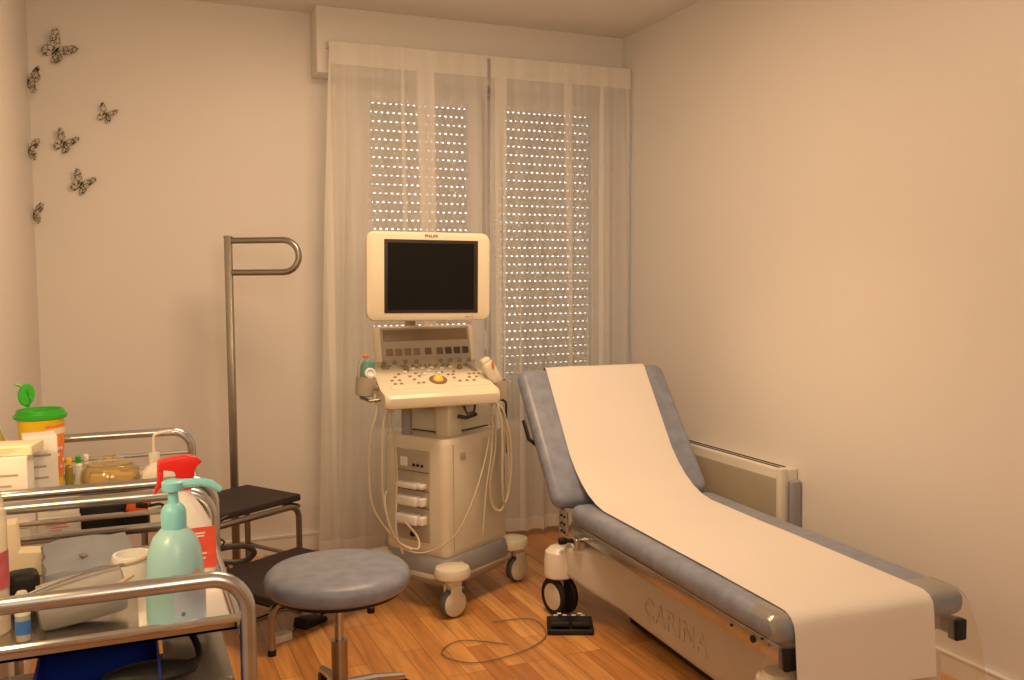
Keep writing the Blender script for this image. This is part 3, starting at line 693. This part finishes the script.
# paper roll sheet laid along the couch and hanging over its foot
def paper():
    prof = []   # (y, z) from top of backrest to the foot drop
    ca, sa = math.cos(BA), math.sin(BA); o = Vector((SL + .026, ZT - .004))
    bk = lambda d, h: (o.x + d * ca - h * sa, o.y + d * sa + h * ca)
    prof += [bk(BL + .012, -.05), bk(BL + .010, -.03), bk(BL + .002, -.008), bk(BL - .02, .003), bk(BL - .06, .004)]
    for d in (.5, .42, .34, .27): prof.append(bk(d, .004))
    p0 = bk(.20, .005); p3 = (SL - .17, ZT + .005); pm = (SL + .01, ZT + .016)
    for t in (0, .2, .4, .6, .8, 1.):
        prof.append(((1 - t) ** 2 * p0[0] + 2 * t * (1 - t) * pm[0] + t * t * p3[0], (1 - t) ** 2 * p0[1] + 2 * t * (1 - t) * pm[1] + t * t * p3[1]))
    for y in (1.0, .8, .6, .4, .25, .12, .06): prof.append((y, ZT + .004))
    prof += [(.035, ZT + .0035), (.012, ZT - .004), (-.003, ZT - .018), (-.010, ZT - .04), (-.016, ZT - .08), (-.022, ZT - .12), (-.028, ZT - .16), (-.034, ZT - .195)]
    rows = []; n = 24
    for j, (y, z) in enumerate(prof):
        row = []; q = j / (len(prof) - 1)
        x0 = -.225 - .050 * q; x1 = .245 - .075 * q
        for i in range(n + 1):
            u = i / n; x = x0 + (x1 - x0) * u
            wv = .0012 * math.sin(u * 9 + y * 5) + .0012 * math.sin(u * 4 - y * 9)
            dz = -.012 * u if j == len(prof) - 1 else 0
            if z < ZT - .03 and y < .1: row.append((x, y + wv - .002 * math.sin(u * 5 + 1), z + dz))
            else: row.append((x, y, z + abs(wv)))
        rows.append(row)
    return rows
single('paper_sheet', MB().grid(rows=paper()), PAPER, 'long white examination paper laid over the couch, hanging off its foot end', 'paper sheet', (1.790, 1.80, 0), -HR, ang=70)
# clear vinyl foot protector
rows = []
for j, (y, z, fl) in enumerate([(.12, ZT + .0015, 0), (.08, ZT + .0015, 0), (.03, ZT + .001, 0), (.005, ZT - .012, .003), (-.006, ZT - .045, .012), (-.008, ZT - .10, .03), (-.010, ZT - .16, .045), (-.012, ZT - .22, .058), (-.012, ZT - .27, .065)]):
    row = []
    for i in range(33):
        u = i / 32 * 2 - 1; hw = .318 + fl
        x = u * hw; yy = y + (.012 * math.sin(i * 1.1) * min(1, max(0, (ZT - z) * 6))) * max(0, min(1, (abs(u) - .72) * 6))
        e_ = min(.0315, max(0, abs(x) - .290)); drop = .0315 - math.sqrt(max(0, .0315 ** 2 - e_ ** 2))
        row.append((x, yy + (abs(u) ** 6) * .02 * (1 if z < ZT - .03 else 0), z - (drop if z > ZT - .03 else 0)))
    rows.append(row)
single('foot_protector', MB().grid(rows), CLEAR, 'clear vinyl protector sheet draped over the foot end of the couch, flaring at the right', 'plastic sheet', (1.790, 1.80, 0), -HR, ang=70)

# foot pedal under couch
fp = thing('foot_pedal', 'black double foot pedal on the floor beside the couch wheel', 'foot pedal', (1.498, 3.02, 0), R(-24))
fp.scale = (.86, .86, .92)
MB().box((0, 0, .012), (.20, .17, .022), .006).build('pedal_base', BLACK, fp)
for sx in (-1, 1):
    MB().box((sx * .045, -.012, .033), (.08, .13, .018), .005, rot=(R(-7), 0, 0)).build('pedal', BLACK, fp)
    MB().box((sx * .045, .04, .047), (.02, .01, .004), .002).build('pedal_mark', WHITE, fp)
b = MB()
for x in (-.06, -.02, .02, .06): b.box((x, .075, .026), (.02, .008, .008), .002)
b.build('pedal_mark', WHITE, fp)

# floor cables and adapter
single('cable', MB().tube([(1.25, 3.18, .006), (1.40, 3.15, .006), (1.38, 2.98, .006), (1.24, 2.88, .006), (1.05, 2.86, .006), (.98, 2.98, .006), (1.08, 3.06, .006), (1.22, 2.96, .006)], (.0022), 8, smooth=8), STRIP, 'thin brown cable looping on the floor in front of the ultrasound casters', 'cable')
ad = thing('power_adapter', 'small white power adapter block on the floor near the step stool', 'adapter', (.484, 3.335, 0), R(25))
ad.scale = (.85, .85, .85)
MB().box((0, 0, .017), (.085, .055, .034), .005).build('case', WHITE, ad)
MB().tube([(.042, 0, .015), (.08, .03, .006), (.12, .06, .006)], .003, 8, smooth=4).build('cord', DCABLE, ad)
fs = thing('foot_switch', 'small black wedge-shaped foot switch on the floor beyond the round stool', 'foot switch', (.615, 3.46, 0), R(-55))
MB().prism([(-.06, 0), (.06, 0), (.055, .018), (-.05, .035)], .07, 'x', -.035, .004).build('case', BLACK, fs)
MB().tube([(0, .055, .02), (.02, .10, .03), (.02, .17, .05), (.0, .22, .09)], .006, 8, smooth=5).build('cord', BLACK, fs)
single('extension_cable', MB().tube([(.30, 3.62, .006), (.42, 3.58, .006), (.55, 3.66, .006), (.60, 3.58, .006)], .004, 8, smooth=6), DCABLE, 'thin black lead on the floor between the step stool and the foot switch', 'cable')
# coiled hose hanging by the step stool
cc = thing('cable_coil', 'tangle of dark cable hanging beside the near end of the step stool', 'cable', (.27, 2.95, .45))
MB().tube([(-.06, 0, .01), (.0, -.02, .03), (.06, 0, .02), (.085, .02, -.01), (.05, .03, -.035), (-.01, .03, -.03), (-.06, .01, -.02)], .009, 8, smooth=6, closed=True).build('thick_loop', DCABLE, cc)
rnd = random.Random(2)
for k in range(3):
    P = [(-.06 + rnd.uniform(-.01, .02), rnd.uniform(-.02, .02), .12 - i * .04 + rnd.uniform(-.012, .012)) if i % 2 else (-.02 + rnd.uniform(-.03, .03), rnd.uniform(-.02, .02), .12 - i * .04) for i in range(6)]
    MB().tube(P, .003, 6, smooth=6).build('thin_lead', DCABLE, cc)

# ------------------------------------------------------------------ trolleys
def trolley(y0, y1, x0, x1, ty0, ty1, label, lower_z):
    t = thing('instrument_trolley', label, 'trolley', ((x0 + x1) / 2, (y0 + y1) / 2, 0), 0, None)
    O = Matrix.Translation((-(x0 + x1) / 2, -(y0 + y1) / 2, 0)); r_, rad, zt = .0125, .055, .850
    for y in (y0, y1):
        P = [(x0, y, .075)] + [(x0 + rad - rad * math.cos(R(a)), y, zt - rad + rad * math.sin(R(a))) for a in range(0, 91, 10)]
        P += [(x1 - rad + rad * math.sin(R(a)), y, zt - rad + rad * math.cos(R(a))) for a in range(0, 91, 10)] + [(x1, y, .075)]
        fo = MB(O.copy()).tube(P, r_, 16).build('end_frame', STEEL, t)
        MB(O.copy()).tube([(x0, y, .786), (x1, y, .786)], .0065, 10).build('guard_rail', CHROME, t)
        for x in (x0, x1):
            w_ = MB(O.copy()); w_.cyl((x, y, .032), .032, .02, rot=(R(90), 0, 0), bev=.004); w_.box((x, y, .06), (.012, .03, .03), .003); w_.build('caster', GREYP, t)
    for x in (x0, x1):
        for z in (.735, lower_z):
            MB(O.copy()).tube([(x, y0, z), (x, y1, z)], .008, 10).build('side_rail', STEEL, t)
    for z, a, b_, nm in ((.735, ty0, ty1, 'upper_tray'), (lower_z, y0 + .02, y1 - .02, 'lower_tray')):
        m = MB(O.copy()); m.bb(x0 + .008, x1 - .008, a, b_, z, z + .004)
        m.bb(x0 + .008, x1 - .008, a, a + .003, z, z + .014); m.bb(x0 + .008, x1 - .008, b_ - .003, b_, z, z + .014)
        m.bb(x0 + .008, x0 + .011, a, b_, z, z + .014); m.bb(x1 - .011, x1 - .008, a, b_, z, z + .014)
        m.build(nm, TRAY, t)
    return t
trolley(1.44, 2.07, -.305, .160, 1.53, 2.05, 'steel trolley nearest the viewer, holding the turquoise pump bottle', .50)
trolley(2.195, 2.95, -.315, .175, 2.215, 2.93, 'steel trolley behind, holding the yellow sharps bin and glass jar', .50)
TZ = .7395

# items on the near trolley
single('tray_cloth', MB().bb(.005, .148, 1.537, 1.95, TZ, TZ + .002), CARD, 'white paper sheet lining the near trolley tray under the pump bottle', 'paper sheet')
TZ2 = TZ + .0022
# pump bottle
pb = thing('pump_bottle', 'turquoise pump dispenser bottle with pale blue picture label', 'bottle', (.063, 1.582, TZ2), R(-8))
pb.scale = (.97, .97, 1.085)
pbm = [(0, 0), (.042, 0), (.0475, .004), (.048, .05), (.046, .09), (.042, .115), (.034, .133), (.022, .145), (.019, .147), (.019, .15), (0, .15)]
MB().lathe(pbm, seg=40).build('bottle', TURQ, pb, ang=50)
MB().lathe([(0, .147), (.0205, .147), (.0205, .172), (.016, .180), (.009, .184), (.0075, .205), (0, .205)], seg=28).build('pump_collar', TURQD, pb)
h = MB(); h.lathe([(0, .203), (.017, .203), (.018, .206), (.018, .216), (.012, .219), (0, .22)], seg=24)
h.tube([(.0, 0, .212), (.045, -.004, .214), (.062, -.006, .211), (.078, -.008, .201)], [.0075, .0065, .006, .0045], 10); h.build('pump_head', TURQD, pb)
lb = MB(); rows = []
for z in (.010, .03, .05, .070):
    rows.append([(.0486 * math.cos(R(a)), .0486 * math.sin(R(a)), z) for a in range(-88, 0, 6)])
lb.grid(rows); lbo = lb.build('label', BLUEL, pb)
lb = MB(); rows = []
for z, d in ((.064, 0), (.074, 1), (.084, 0)):
    rows.append([(.0490 * math.cos(R(a)), .0490 * math.sin(R(a)), z + .004 * math.sin(a * .12)) for a in range(-90, -24, 6)])
lb.grid(rows); lb.build('hand_print', SKIN, pb)
lb = MB(); lb.cyl((.0487 * math.cos(R(-72)), .0487 * math.sin(R(-72)), .026), .0035, .001, rot=(R(90), 0, R(18)), seg=12); lb.build('emblem', TEAL, pb)
# spray bottle
sb = thing('spray_bottle', 'white spray bottle with bright red trigger head and red label', 'bottle', (.112, 1.83, TZ2), R(5))
sb.scale = (1., 1., .93)
S = []
for z, w_, d_, x in ((0, .066, .048, .0), (.004, .072, .053, 0), (.07, .072, .053, 0), (.11, .062, .05, -.004), (.14, .046, .042, -.010), (.165, .032, .032, -.018), (.172, .027, .027, -.02), (.185, .027, .027, -.02)):
    S.append([(px + x, py, z) for px, py in rrect(w_, d_, min(w_, d_) * .42, 5)])
MB().loft(S).build('bottle', WHITE, sb, ang=50)
lb = MB().bb(-.016, .032, -.0276, -.0262, .02, .105, .0).build('label', REDL, sb)
lb = MB()
for k, (w_, z) in enumerate(((.020, .092), (.018, .086), (.022, .05), (.02, .04))): lb.bb(-.008, -.008 + w_, -.0284, -.0276, z, z + .003)
lb.build('label_print', WHITE, sb)
h = MB(); h.M = Matrix.Translation((-.020, 0, 0))
h.lathe([(0, .183), (.019, .183), (.019, .203), (.015, .206), (0, .206)], seg=20)
h.prism([(-.034, .205), (.018, .204), (.020, .224), (.034, .236), (.022, .247), (.006, .252), (-.012, .250), (-.044, .244), (-.046, .226), (-.030, .224), (-.016, .220), (-.012, .205)][1:], .026, 'y', -.013, .003)
h.prism([(-.046, .228), (-.036, .226), (-.036, .212), (-.041, .19), (-.052, .176), (-.054, .180), (-.047, .197)], .014, 'y', -.007, .002)
h.build('trigger_head', RED, sb)
# roll bag
rb_ = thing('rolled_bag', 'grey wrapped instrument roll with a wire clip lying across the tray', 'roll', (-.080, 1.655, TZ + .041), R(4))
rb_.scale = (.86, .86, .86)
MB().lathe([(0, -.078), (.03, -.078), (.043, -.074), (.045, -.06), (.046, 0), (.045, .06), (.042, .074), (.028, .078), (0, .078)], rot=(0, R(82), 0), sx=1., seg=32).build('roll', GREYC, rb_)
MB().tube([(-.075, -.03, .01), (-.092, -.03, .02), (-.085, -.03, .032), (.0, -.025, .052), (.075, -.02, .06)], .0028, 8, smooth=5).build('wire_clip', CHROME, rb_)
MB().tube([(.0, -.042, .02), (.05, -.046, .025), (.09, -.046, .045)], .0045, 8, smooth=4).build('strap', TAN, rb_)
# blue-grey wrapped pack
gp = thing('glove_pack', 'crumpled blue-grey plastic pack of gloves lying behind the grey roll', 'pack', (-.078, 1.88, TZ), R(6))
g = MB(); rows = []
rnd = random.Random(11)
t_ = bmesh.new(); bmesh.ops.create_cube(t_, size=1.); bmesh.ops.subdivide_edges(t_, edges=t_.edges[:], cuts=4, use_grid_fill=True)
for v in t_.verts:
    v.co = Vector((v.co.x * .150, v.co.y * .12, v.co.z * .050)); v.co += Vector((rnd.uniform(-1, 1), rnd.uniform(-1, 1), rnd.uniform(-1, 1))) * .004
    v.co.z += .031 + v.co.y * .25 * (1 if v.co.z > 0 else 0) + v.co.x * .04 * (1 if v.co.z > 0 else 0)
g._merge(t_); g.build('pack', GREYB, gp, ang=20)
m = MB(); m.box((-.01, -.02, .0565), (.012, .012, .002), .0005, rot=(.25, 0, .7)); 

m.build('print', STRIP, gp)
# white bandage cup
cu = thing('bandage_roll', 'white elastic bandage roll beside the turquoise bottle', 'bandage', (-.002, 1.80, TZ), 0)
MB().lathe([(0, 0), (.028, 0), (.032, .006), (.033, .04), (.035, .062), (.033, .066), (.028, .066), (.026, .03), (0, .028)], seg=28).build('roll', WHITE, cu)
MB().tube([(.036 * math.cos(R(a)), .036 * math.sin(R(a)), .058 + .006 * math.cos(R(a * 1.))) for a in range(0, 360, 20)], .0025, 6, closed=True).build('band', TAN, cu)
# cream carton
cc_ = thing('cream_carton', 'open cream carton standing at the left of the near tray', 'carton', (-.150, 1.98, TZ), 0)
c = MB(); c.prism([(-.115, 0), (.05, 0), (.05, .030), (.03, .042), (-.052, .048), (-.054, .105), (-.070, .105), (-.115, .10)], .05, 'y', -.025, .002); c.build('carton', CARDB, cc_)
# black pouch
bp_ = single('black_pouch', MB().box((0, 0, .03), (.05, .05, .06), .012), BLACK, 'small black pouch between the left bottle and the grey roll', 'pouch', (-.178, 1.78, TZ2), R(10))
# left edge bottles
lbt = thing('liquid_bottle', 'tall clear bottle with pinkish red label at the left edge', 'bottle', (-.222, 1.66, TZ), 0)
MB().lathe([(0, 0), (.032, 0), (.036, .004), (.036, .19), (.030, .225), (.016, .25), (.014, .29), (0, .29)], seg=32).build('bottle', BOTTLE, lbt)
MB().lathe([(.0365, .075), (.0365, .150)], seg=32).build('label', PINK, lbt) if False else None
m = MB(); m.grid([[(.0366 * math.cos(R(a)), .0366 * math.sin(R(a)), z) for a in range(-170, 20, 10)] for z in (.075, .10, .135)]); m.build('label', PINK, lbt)
MB().cyl((0, 0, .30), .017, .03, bev=.003).build('cap', WHITE, lbt)
mb2 = thing('small_bottle', 'small clear bottle with white and blue stripes at lower left of the tray', 'bottle', (-.163, 1.60, TZ2), 0)
MB().lathe([(0, 0), (.010, 0), (.011, .003), (.011, .07), (.007, .078), (0, .08)], seg=20).build('bottle', BOTTLE, mb2)
MB().cyl((0, 0, .022), .0113, .022, seg=20).build('blue_band', LBLUE, mb2)
MB().cyl((0, 0, .055), .0113, .028, seg=20).build('white_band', WHITE, mb2)
# lower shelf content of near trolley
lz = .5045
bn = thing('blue_bin', 'open dark blue plastic bin on the lower shelf of the near trolley', 'bin', (-.057, 1.625, lz), 0)
m = MB(); T = .004; X, Y, H_ = .092, .10, .185
m.bb(-X, X, -Y, Y, 0, T); m.bb(-X, X, -Y, -Y + T, 0, H_ - .03); m.bb(-X, X, Y - T, Y, 0, H_); m.bb(-X, -X + T, -Y, Y, 0, H_); m.bb(X - T, X, -Y, Y, 0, H_)
m.build('bin', BLUE, bn)
gb = thing('grey_box', 'glossy grey lidded box on the lower shelf of the near trolley', 'box', (.098, 1.73, lz), 0)
MB().box((0, 0, .060), (.10, .30, .12), .006).build('box', BINM, gb)
MB().box((0, 0, .125), (.108, .31, .014), .005).build('lid', BINM, gb)
bh = thing('black_bag', 'black soft bag with a stiff strap lying over the bins at the bottom edge', 'bag', (.02, 1.56, .665), 0)
m = MB(); m.ball((0, 0, .008), .05, (1.5, .7, .32)); m.build('bag', BLACK, bh)
MB().tube([(.04, 0, .012), (.075, .02, .012), (.072, .06, .03), (.055, .11, .045)], .006, 8, smooth=4).build('strap', BLACK, bh)

# items on the far trolley
def sharps():
    t = thing('sharps_container', 'round yellow sharps container with bright green flip lid standing open', 'sharps bin', (-.222, 2.80, TZ), 0)
    t.scale = (1., 1., 1.13)
    MB().lathe([(0, 0), (.048, 0), (.050, .004), (.058, .175), (.059, .178), (0, .178)], seg=36).build('tub', YEL, t)
    MB().lathe([(0, .172), (.063, .172), (.067, .174), (.067, .182), (.062, .184), (.058, .194), (.054, .194), (.050, .186), (0, .186)], seg=36).build('lid', GREEN, t)
    m = MB(); m.lathe([(0, -.003), (.024, -.003), (.026, 0), (.024, .004), (0, .005)], (-.032, 0, .230), rot=(R(62), R(34), R(20)), sy=1.2, sx=.85, seg=24)
    m.tube([(-.03, 0, .20), (-.03, 0, .212)], .005, 8); m.tube([(-.045, 0, .252), (-.060, -.004, .257)], .003, 6)
    for q_ in (-.010, 0, .010): m.box((-.032 + q_, -.005, .230), (.0025, .004, .032), .001, rot=(R(-20), R(-14), R(20)))
    m.build('flap', GREEN, t)
    m = MB(); m.grid([[((.0515 + .008 * z / .178) * math.cos(R(a)), (.0515 + .008 * z / .178) * math.sin(R(a)), z) for a in range(-75, 25, 8)] for z in (.03, .08, .12, .158)]); m.build('label', ORL, t)
    m = MB(); m.grid([[((.0525 + .008 * z / .178) * math.cos(R(a)), (.0525 + .008 * z / .178) * math.sin(R(a)), z) for a in range(-75, 25, 8)] for z in (.135, .150)]); m.build('label_stripe', CARDB, t)
    m = MB()
    for a, z in ((-40, .10), (-28, .10), (-40, .085), (-20, .07), (-30, .055)): 
        rr = .0526 + .008 * z / .178; m.box((rr * math.cos(R(a)), rr * math.sin(R(a)), z), (.008, .001, .007), 0, rot=(0, 0, R(a + 90)))
    m.build('label_print', CARD, t)
sharps()
def carton(name, label, loc, rz, d, mat, mark, cat='box', tilt=None):
    t = thing(name, label, cat, loc, rz)
    MB().box((0, 0, d[2] / 2), d, .0015).build('carton', mat, t)
    m = MB(); fy = -d[1] / 2 - .0006
    for k in range(4): m.box((-.0 - d[0] * .1 * (k % 2), fy, d[2] * (.75 - k * .15)), (d[0] * (.6 - .1 * k), .001, d[2] * .03), 0)
    m.build('print', mark, t); return t
carton('glove_box', 'tall white box of gloves in front of the yellow sharps container', (-.208, 2.56, TZ), R(8), (.075, .09, .185), CARD, BEIGED)
carton('glove_box', 'white glove box nearest the left wall with a grey panel on its side', (-.262, 2.40, TZ), R(-5), (.095, .08, .165), CARD, BEIGED)
carton('flat_box', 'flat cream box lying on top of the leftmost glove box', (-.248, 2.42, TZ + .166), R(-12), (.10, .09, .022), CARDB, TAN)
carton('medicine_box', 'small white medicine box with red print below the double steel bars', (-.150, 2.27, TZ), R(4), (.085, .05, .045), CARD, REDL)
carton('medicine_box', 'second small white medicine box, stacked on top of the red-printed one', (-.150, 2.27, TZ + .0452), R(1), (.083, .05, .04), CARD, BEIGED)
carton('cream_packet', 'low cream packet lying in front of the yellow sharps container', (-.105, 2.42, TZ), R(12), (.07, .06, .03), CARDB, ORL)
for k, (x, y, mm, cm, lab) in enumerate(((-.150, 2.68, OLIVE, YEL, 'small dark green vial with yellow cap beside the sharps container'), (-.128, 2.70, WHITE, GREEN, 'small white tube with green cap, right of the dark green vial'), (-.110, 2.72, BOTTLE, WHITE, 'small clear vial with white cap next to the glass jar'))):
    t = thing('vial', lab, 'vial', (x, y, TZ))
    MB().lathe([(0, 0), (.009, 0), (.010, .003), (.010, .075), (.006, .08), (0, .082)], seg=16).build('vial', mm, t); MB().cyl((0, 0, .09), .007, .018, seg=14, bev=.002).build('cap', cm, t)
# olive bottle at far left edge
ob = thing('oil_bottle', 'olive-coloured bottle at the far left edge above the boxes', 'bottle', (-.300, 2.53, TZ))
MB().lathe([(0, 0), (.022, 0), (.024, .004), (.024, .17), (.012, .205), (.008, .21), (.008, .26), (0, .26)], seg=24).build('bottle', OLIVE, ob); MB().cyl((0, 0, .255), .010, .02, seg=16).build('cap', OLIVE, ob)
# glass jar with packets
gj = thing('glass_jar', 'squat lidded glass jar filled with yellow packets on the far tray', 'jar', (-.050, 2.68, TZ))
gj.scale = (1.08, 1.08, 1.08)
MB().lathe([(0, 0), (.04, 0), (.064, .012), (.070, .035), (.066, .058), (.055, .070), (.053, .070), (.062, .056), (.066, .035), (.060, .014), (.038, .004), (0, .004)], seg=36).build('bowl', clear_mat('amber_glass', (.92, .84, .60), .12, .04, 1.), gj)
MB().lathe([(.052, .070), (.054, .074), (.040, .079), (.012, .081), (.010, .088), (.013, .094), (0, .096)], seg=30).build('lid', clear_mat('amber_glass_lid', (.92, .84, .60), .15, .04, 1.), gj)
for k, (x, y, a) in enumerate(((-.025, -.01, .2), (.018, .0, -.1), (.0, .025, .5), (.03, -.02, .9))):
    MB().box((x, y, .030), (.042, .012, .036), .003, rot=(.15, .1, a * .5)).build('packet', PACK, gj)
# cream bracketed dispenser behind the red trigger
cd = thing('soap_dispenser', 'cream pump dispenser with a bent spout behind the red trigger head', 'dispenser', (.070, 2.60, TZ), 0)
S = [[(px, py, z) for px, py in rrect(w_, d_, .012, 4)] for z, w_, d_ in ((0, .08, .05), (.005, .084, .054), (.06, .084, .054), (.075, .06, .045), (.085, .035, .035))]
MB().loft(S).build('bottle', CREAM, cd)
m = MB(); m.cyl((-.01, 0, .095), .014, .03, seg=18); m.tube([(-.01, 0, .10), (-.01, 0, .150), (0, 0, .162), (.035, 0, .166)], .004, 8, smooth=4); m.build('spout', CREAM, cd)
# black pouch and orange device
bp2 = thing('blood_pressure_cuff', 'black fabric cuff folded behind the double steel bars', 'cuff', (-.060, 2.28, TZ), R(-4))
m = MB(); m.prism([(-.062, 0), (.062, 0), (.058, .045), (.03, .075), (-.03, .078), (-.048, .06)], .05, 'y', -.025, .008); m.build('cuff', BLACK, bp2)
m = MB(); m.tube([(.055, -.01, .04), (.085, -.01, .06), (.10, -.01, .05), (.085, -.01, .038), (.06, -.01, .035)], .003, 8, smooth=5); m.build('tube', BLACK, bp2)
od = thing('orange_device', 'orange and black small tool lying on the black cuff, right side', 'tool', (.012, 2.235, TZ - .028), R(-10))
m = MB(); m.box((0, .0, .085), (.05, .025, .035), .008, rot=(0, .25, 0)); m.build('body', ORANGE, od)
m = MB(); m.box((-.026, -.002, .088), (.010, .028, .03), .003, rot=(0, .25, 0)); m.box((.012, -.013, .086), (.026, .003, .012), .001, rot=(0, .1, 0)); m.tube([(.02, 0, .08), (.05, -.004, .085), (.056, -.004, .075), (.03, -.002, .07)], .0035, 8, smooth=4); m.box((.0, .0, .050), (.05, .03, .042), .004); m.build('grip', BLACK, od)
single('cardboard_sheet', MB().box((0, 0, 0), (.12, .18, .002), 0), TAN, 'tan card lying flat at the left of the near trolley tray', 'card', (-.22, 1.84, TZ + .0015), R(3))

# ------------------------------------------------------------------ lights
def area(name, loc, target, size, power, col, shape='DISK', spread=180):
    l = bpy.data.lights.new(name, 'AREA'); l.energy = power; l.color = col; l.size = size; l.shape = shape; l.spread = R(spread)
    o = bpy.data.objects.new(name, l); COL.objects.link(o); o.location = loc
    o.rotation_euler = (Vector(target) - Vector(loc)).to_track_quat('-Z', 'Y').to_euler(); return o
WARM = (1., .64, .365)
l = bpy.data.lights.new('lamp_ceiling', 'SPOT'); l.energy = 45; l.color = (1., .62, .33); l.spot_size = R(88); l.spot_blend = 1.; l.shadow_soft_size = .11
o = bpy.data.objects.new('lamp_ceiling', l); COL.objects.link(o); o.location = (1.38, 2.85, 2.50)
o.rotation_euler = (Vector((1.62, 2.72, .4)) - Vector(o.location)).to_track_quat('-Z', 'Y').to_euler()
area('ambient_fill', (.95, 2.75, 2.53), (.95, 2.75, 0), .7, 28, (1., .66, .40))  # broad ambient fill added under the ceiling, not a real fitting
area('lamp_wall', (-.312, 2.15, 1.12), (-.345, 3.3, 1.02), .05, 1.1, (1., .66, .30))
area('lamp_side', (-.26, 1.30, 1.30), (-.1, 2.9, .95), .14, 3.2, (1., .66, .31))
area('lamp_fill', (.5, -1.0, 2.1), (1.0, 3.2, 1.1), 1.0, 24, (1., .73, .51))

wd = bpy.data.worlds.new('World'); SC.world = wd; wd.use_nodes = True
bg = wd.node_tree.nodes['Background']; bg.inputs[0].default_value = (.95, .93, 1., 1); bg.inputs[1].default_value = 3.

# ------------------------------------------------------------------ camera
cam = bpy.data.cameras.new('Camera'); co = bpy.data.objects.new('Camera', cam); COL.objects.link(co)
cam.sensor_width = 36; cam.lens = 919.16 * 36 / 1024; cam.clip_start = .02
yaw, pit, rol = .39834675, .06454454, -.00691422
fwd = Vector((math.sin(yaw) * math.cos(pit), math.cos(yaw) * math.cos(pit), -math.sin(pit)))
r_ = Vector((math.cos(yaw), -math.sin(yaw), 0)); u_ = r_.cross(fwd)
r2 = math.cos(rol) * r_ + math.sin(rol) * u_; u2 = -math.sin(rol) * r_ + math.cos(rol) * u_
mt = Matrix((r2, u2, -fwd)).transposed().to_4x4(); mt.translation = (0, 0, 1.30)
co.matrix_world = mt
SC.camera = co
SC.view_settings.view_transform = 'Standard'; SC.view_settings.look = 'None'; SC.view_settings.exposure = 0.; SC.view_settings.gamma = 1.
SC.cycles.transparent_max_bounces = 16
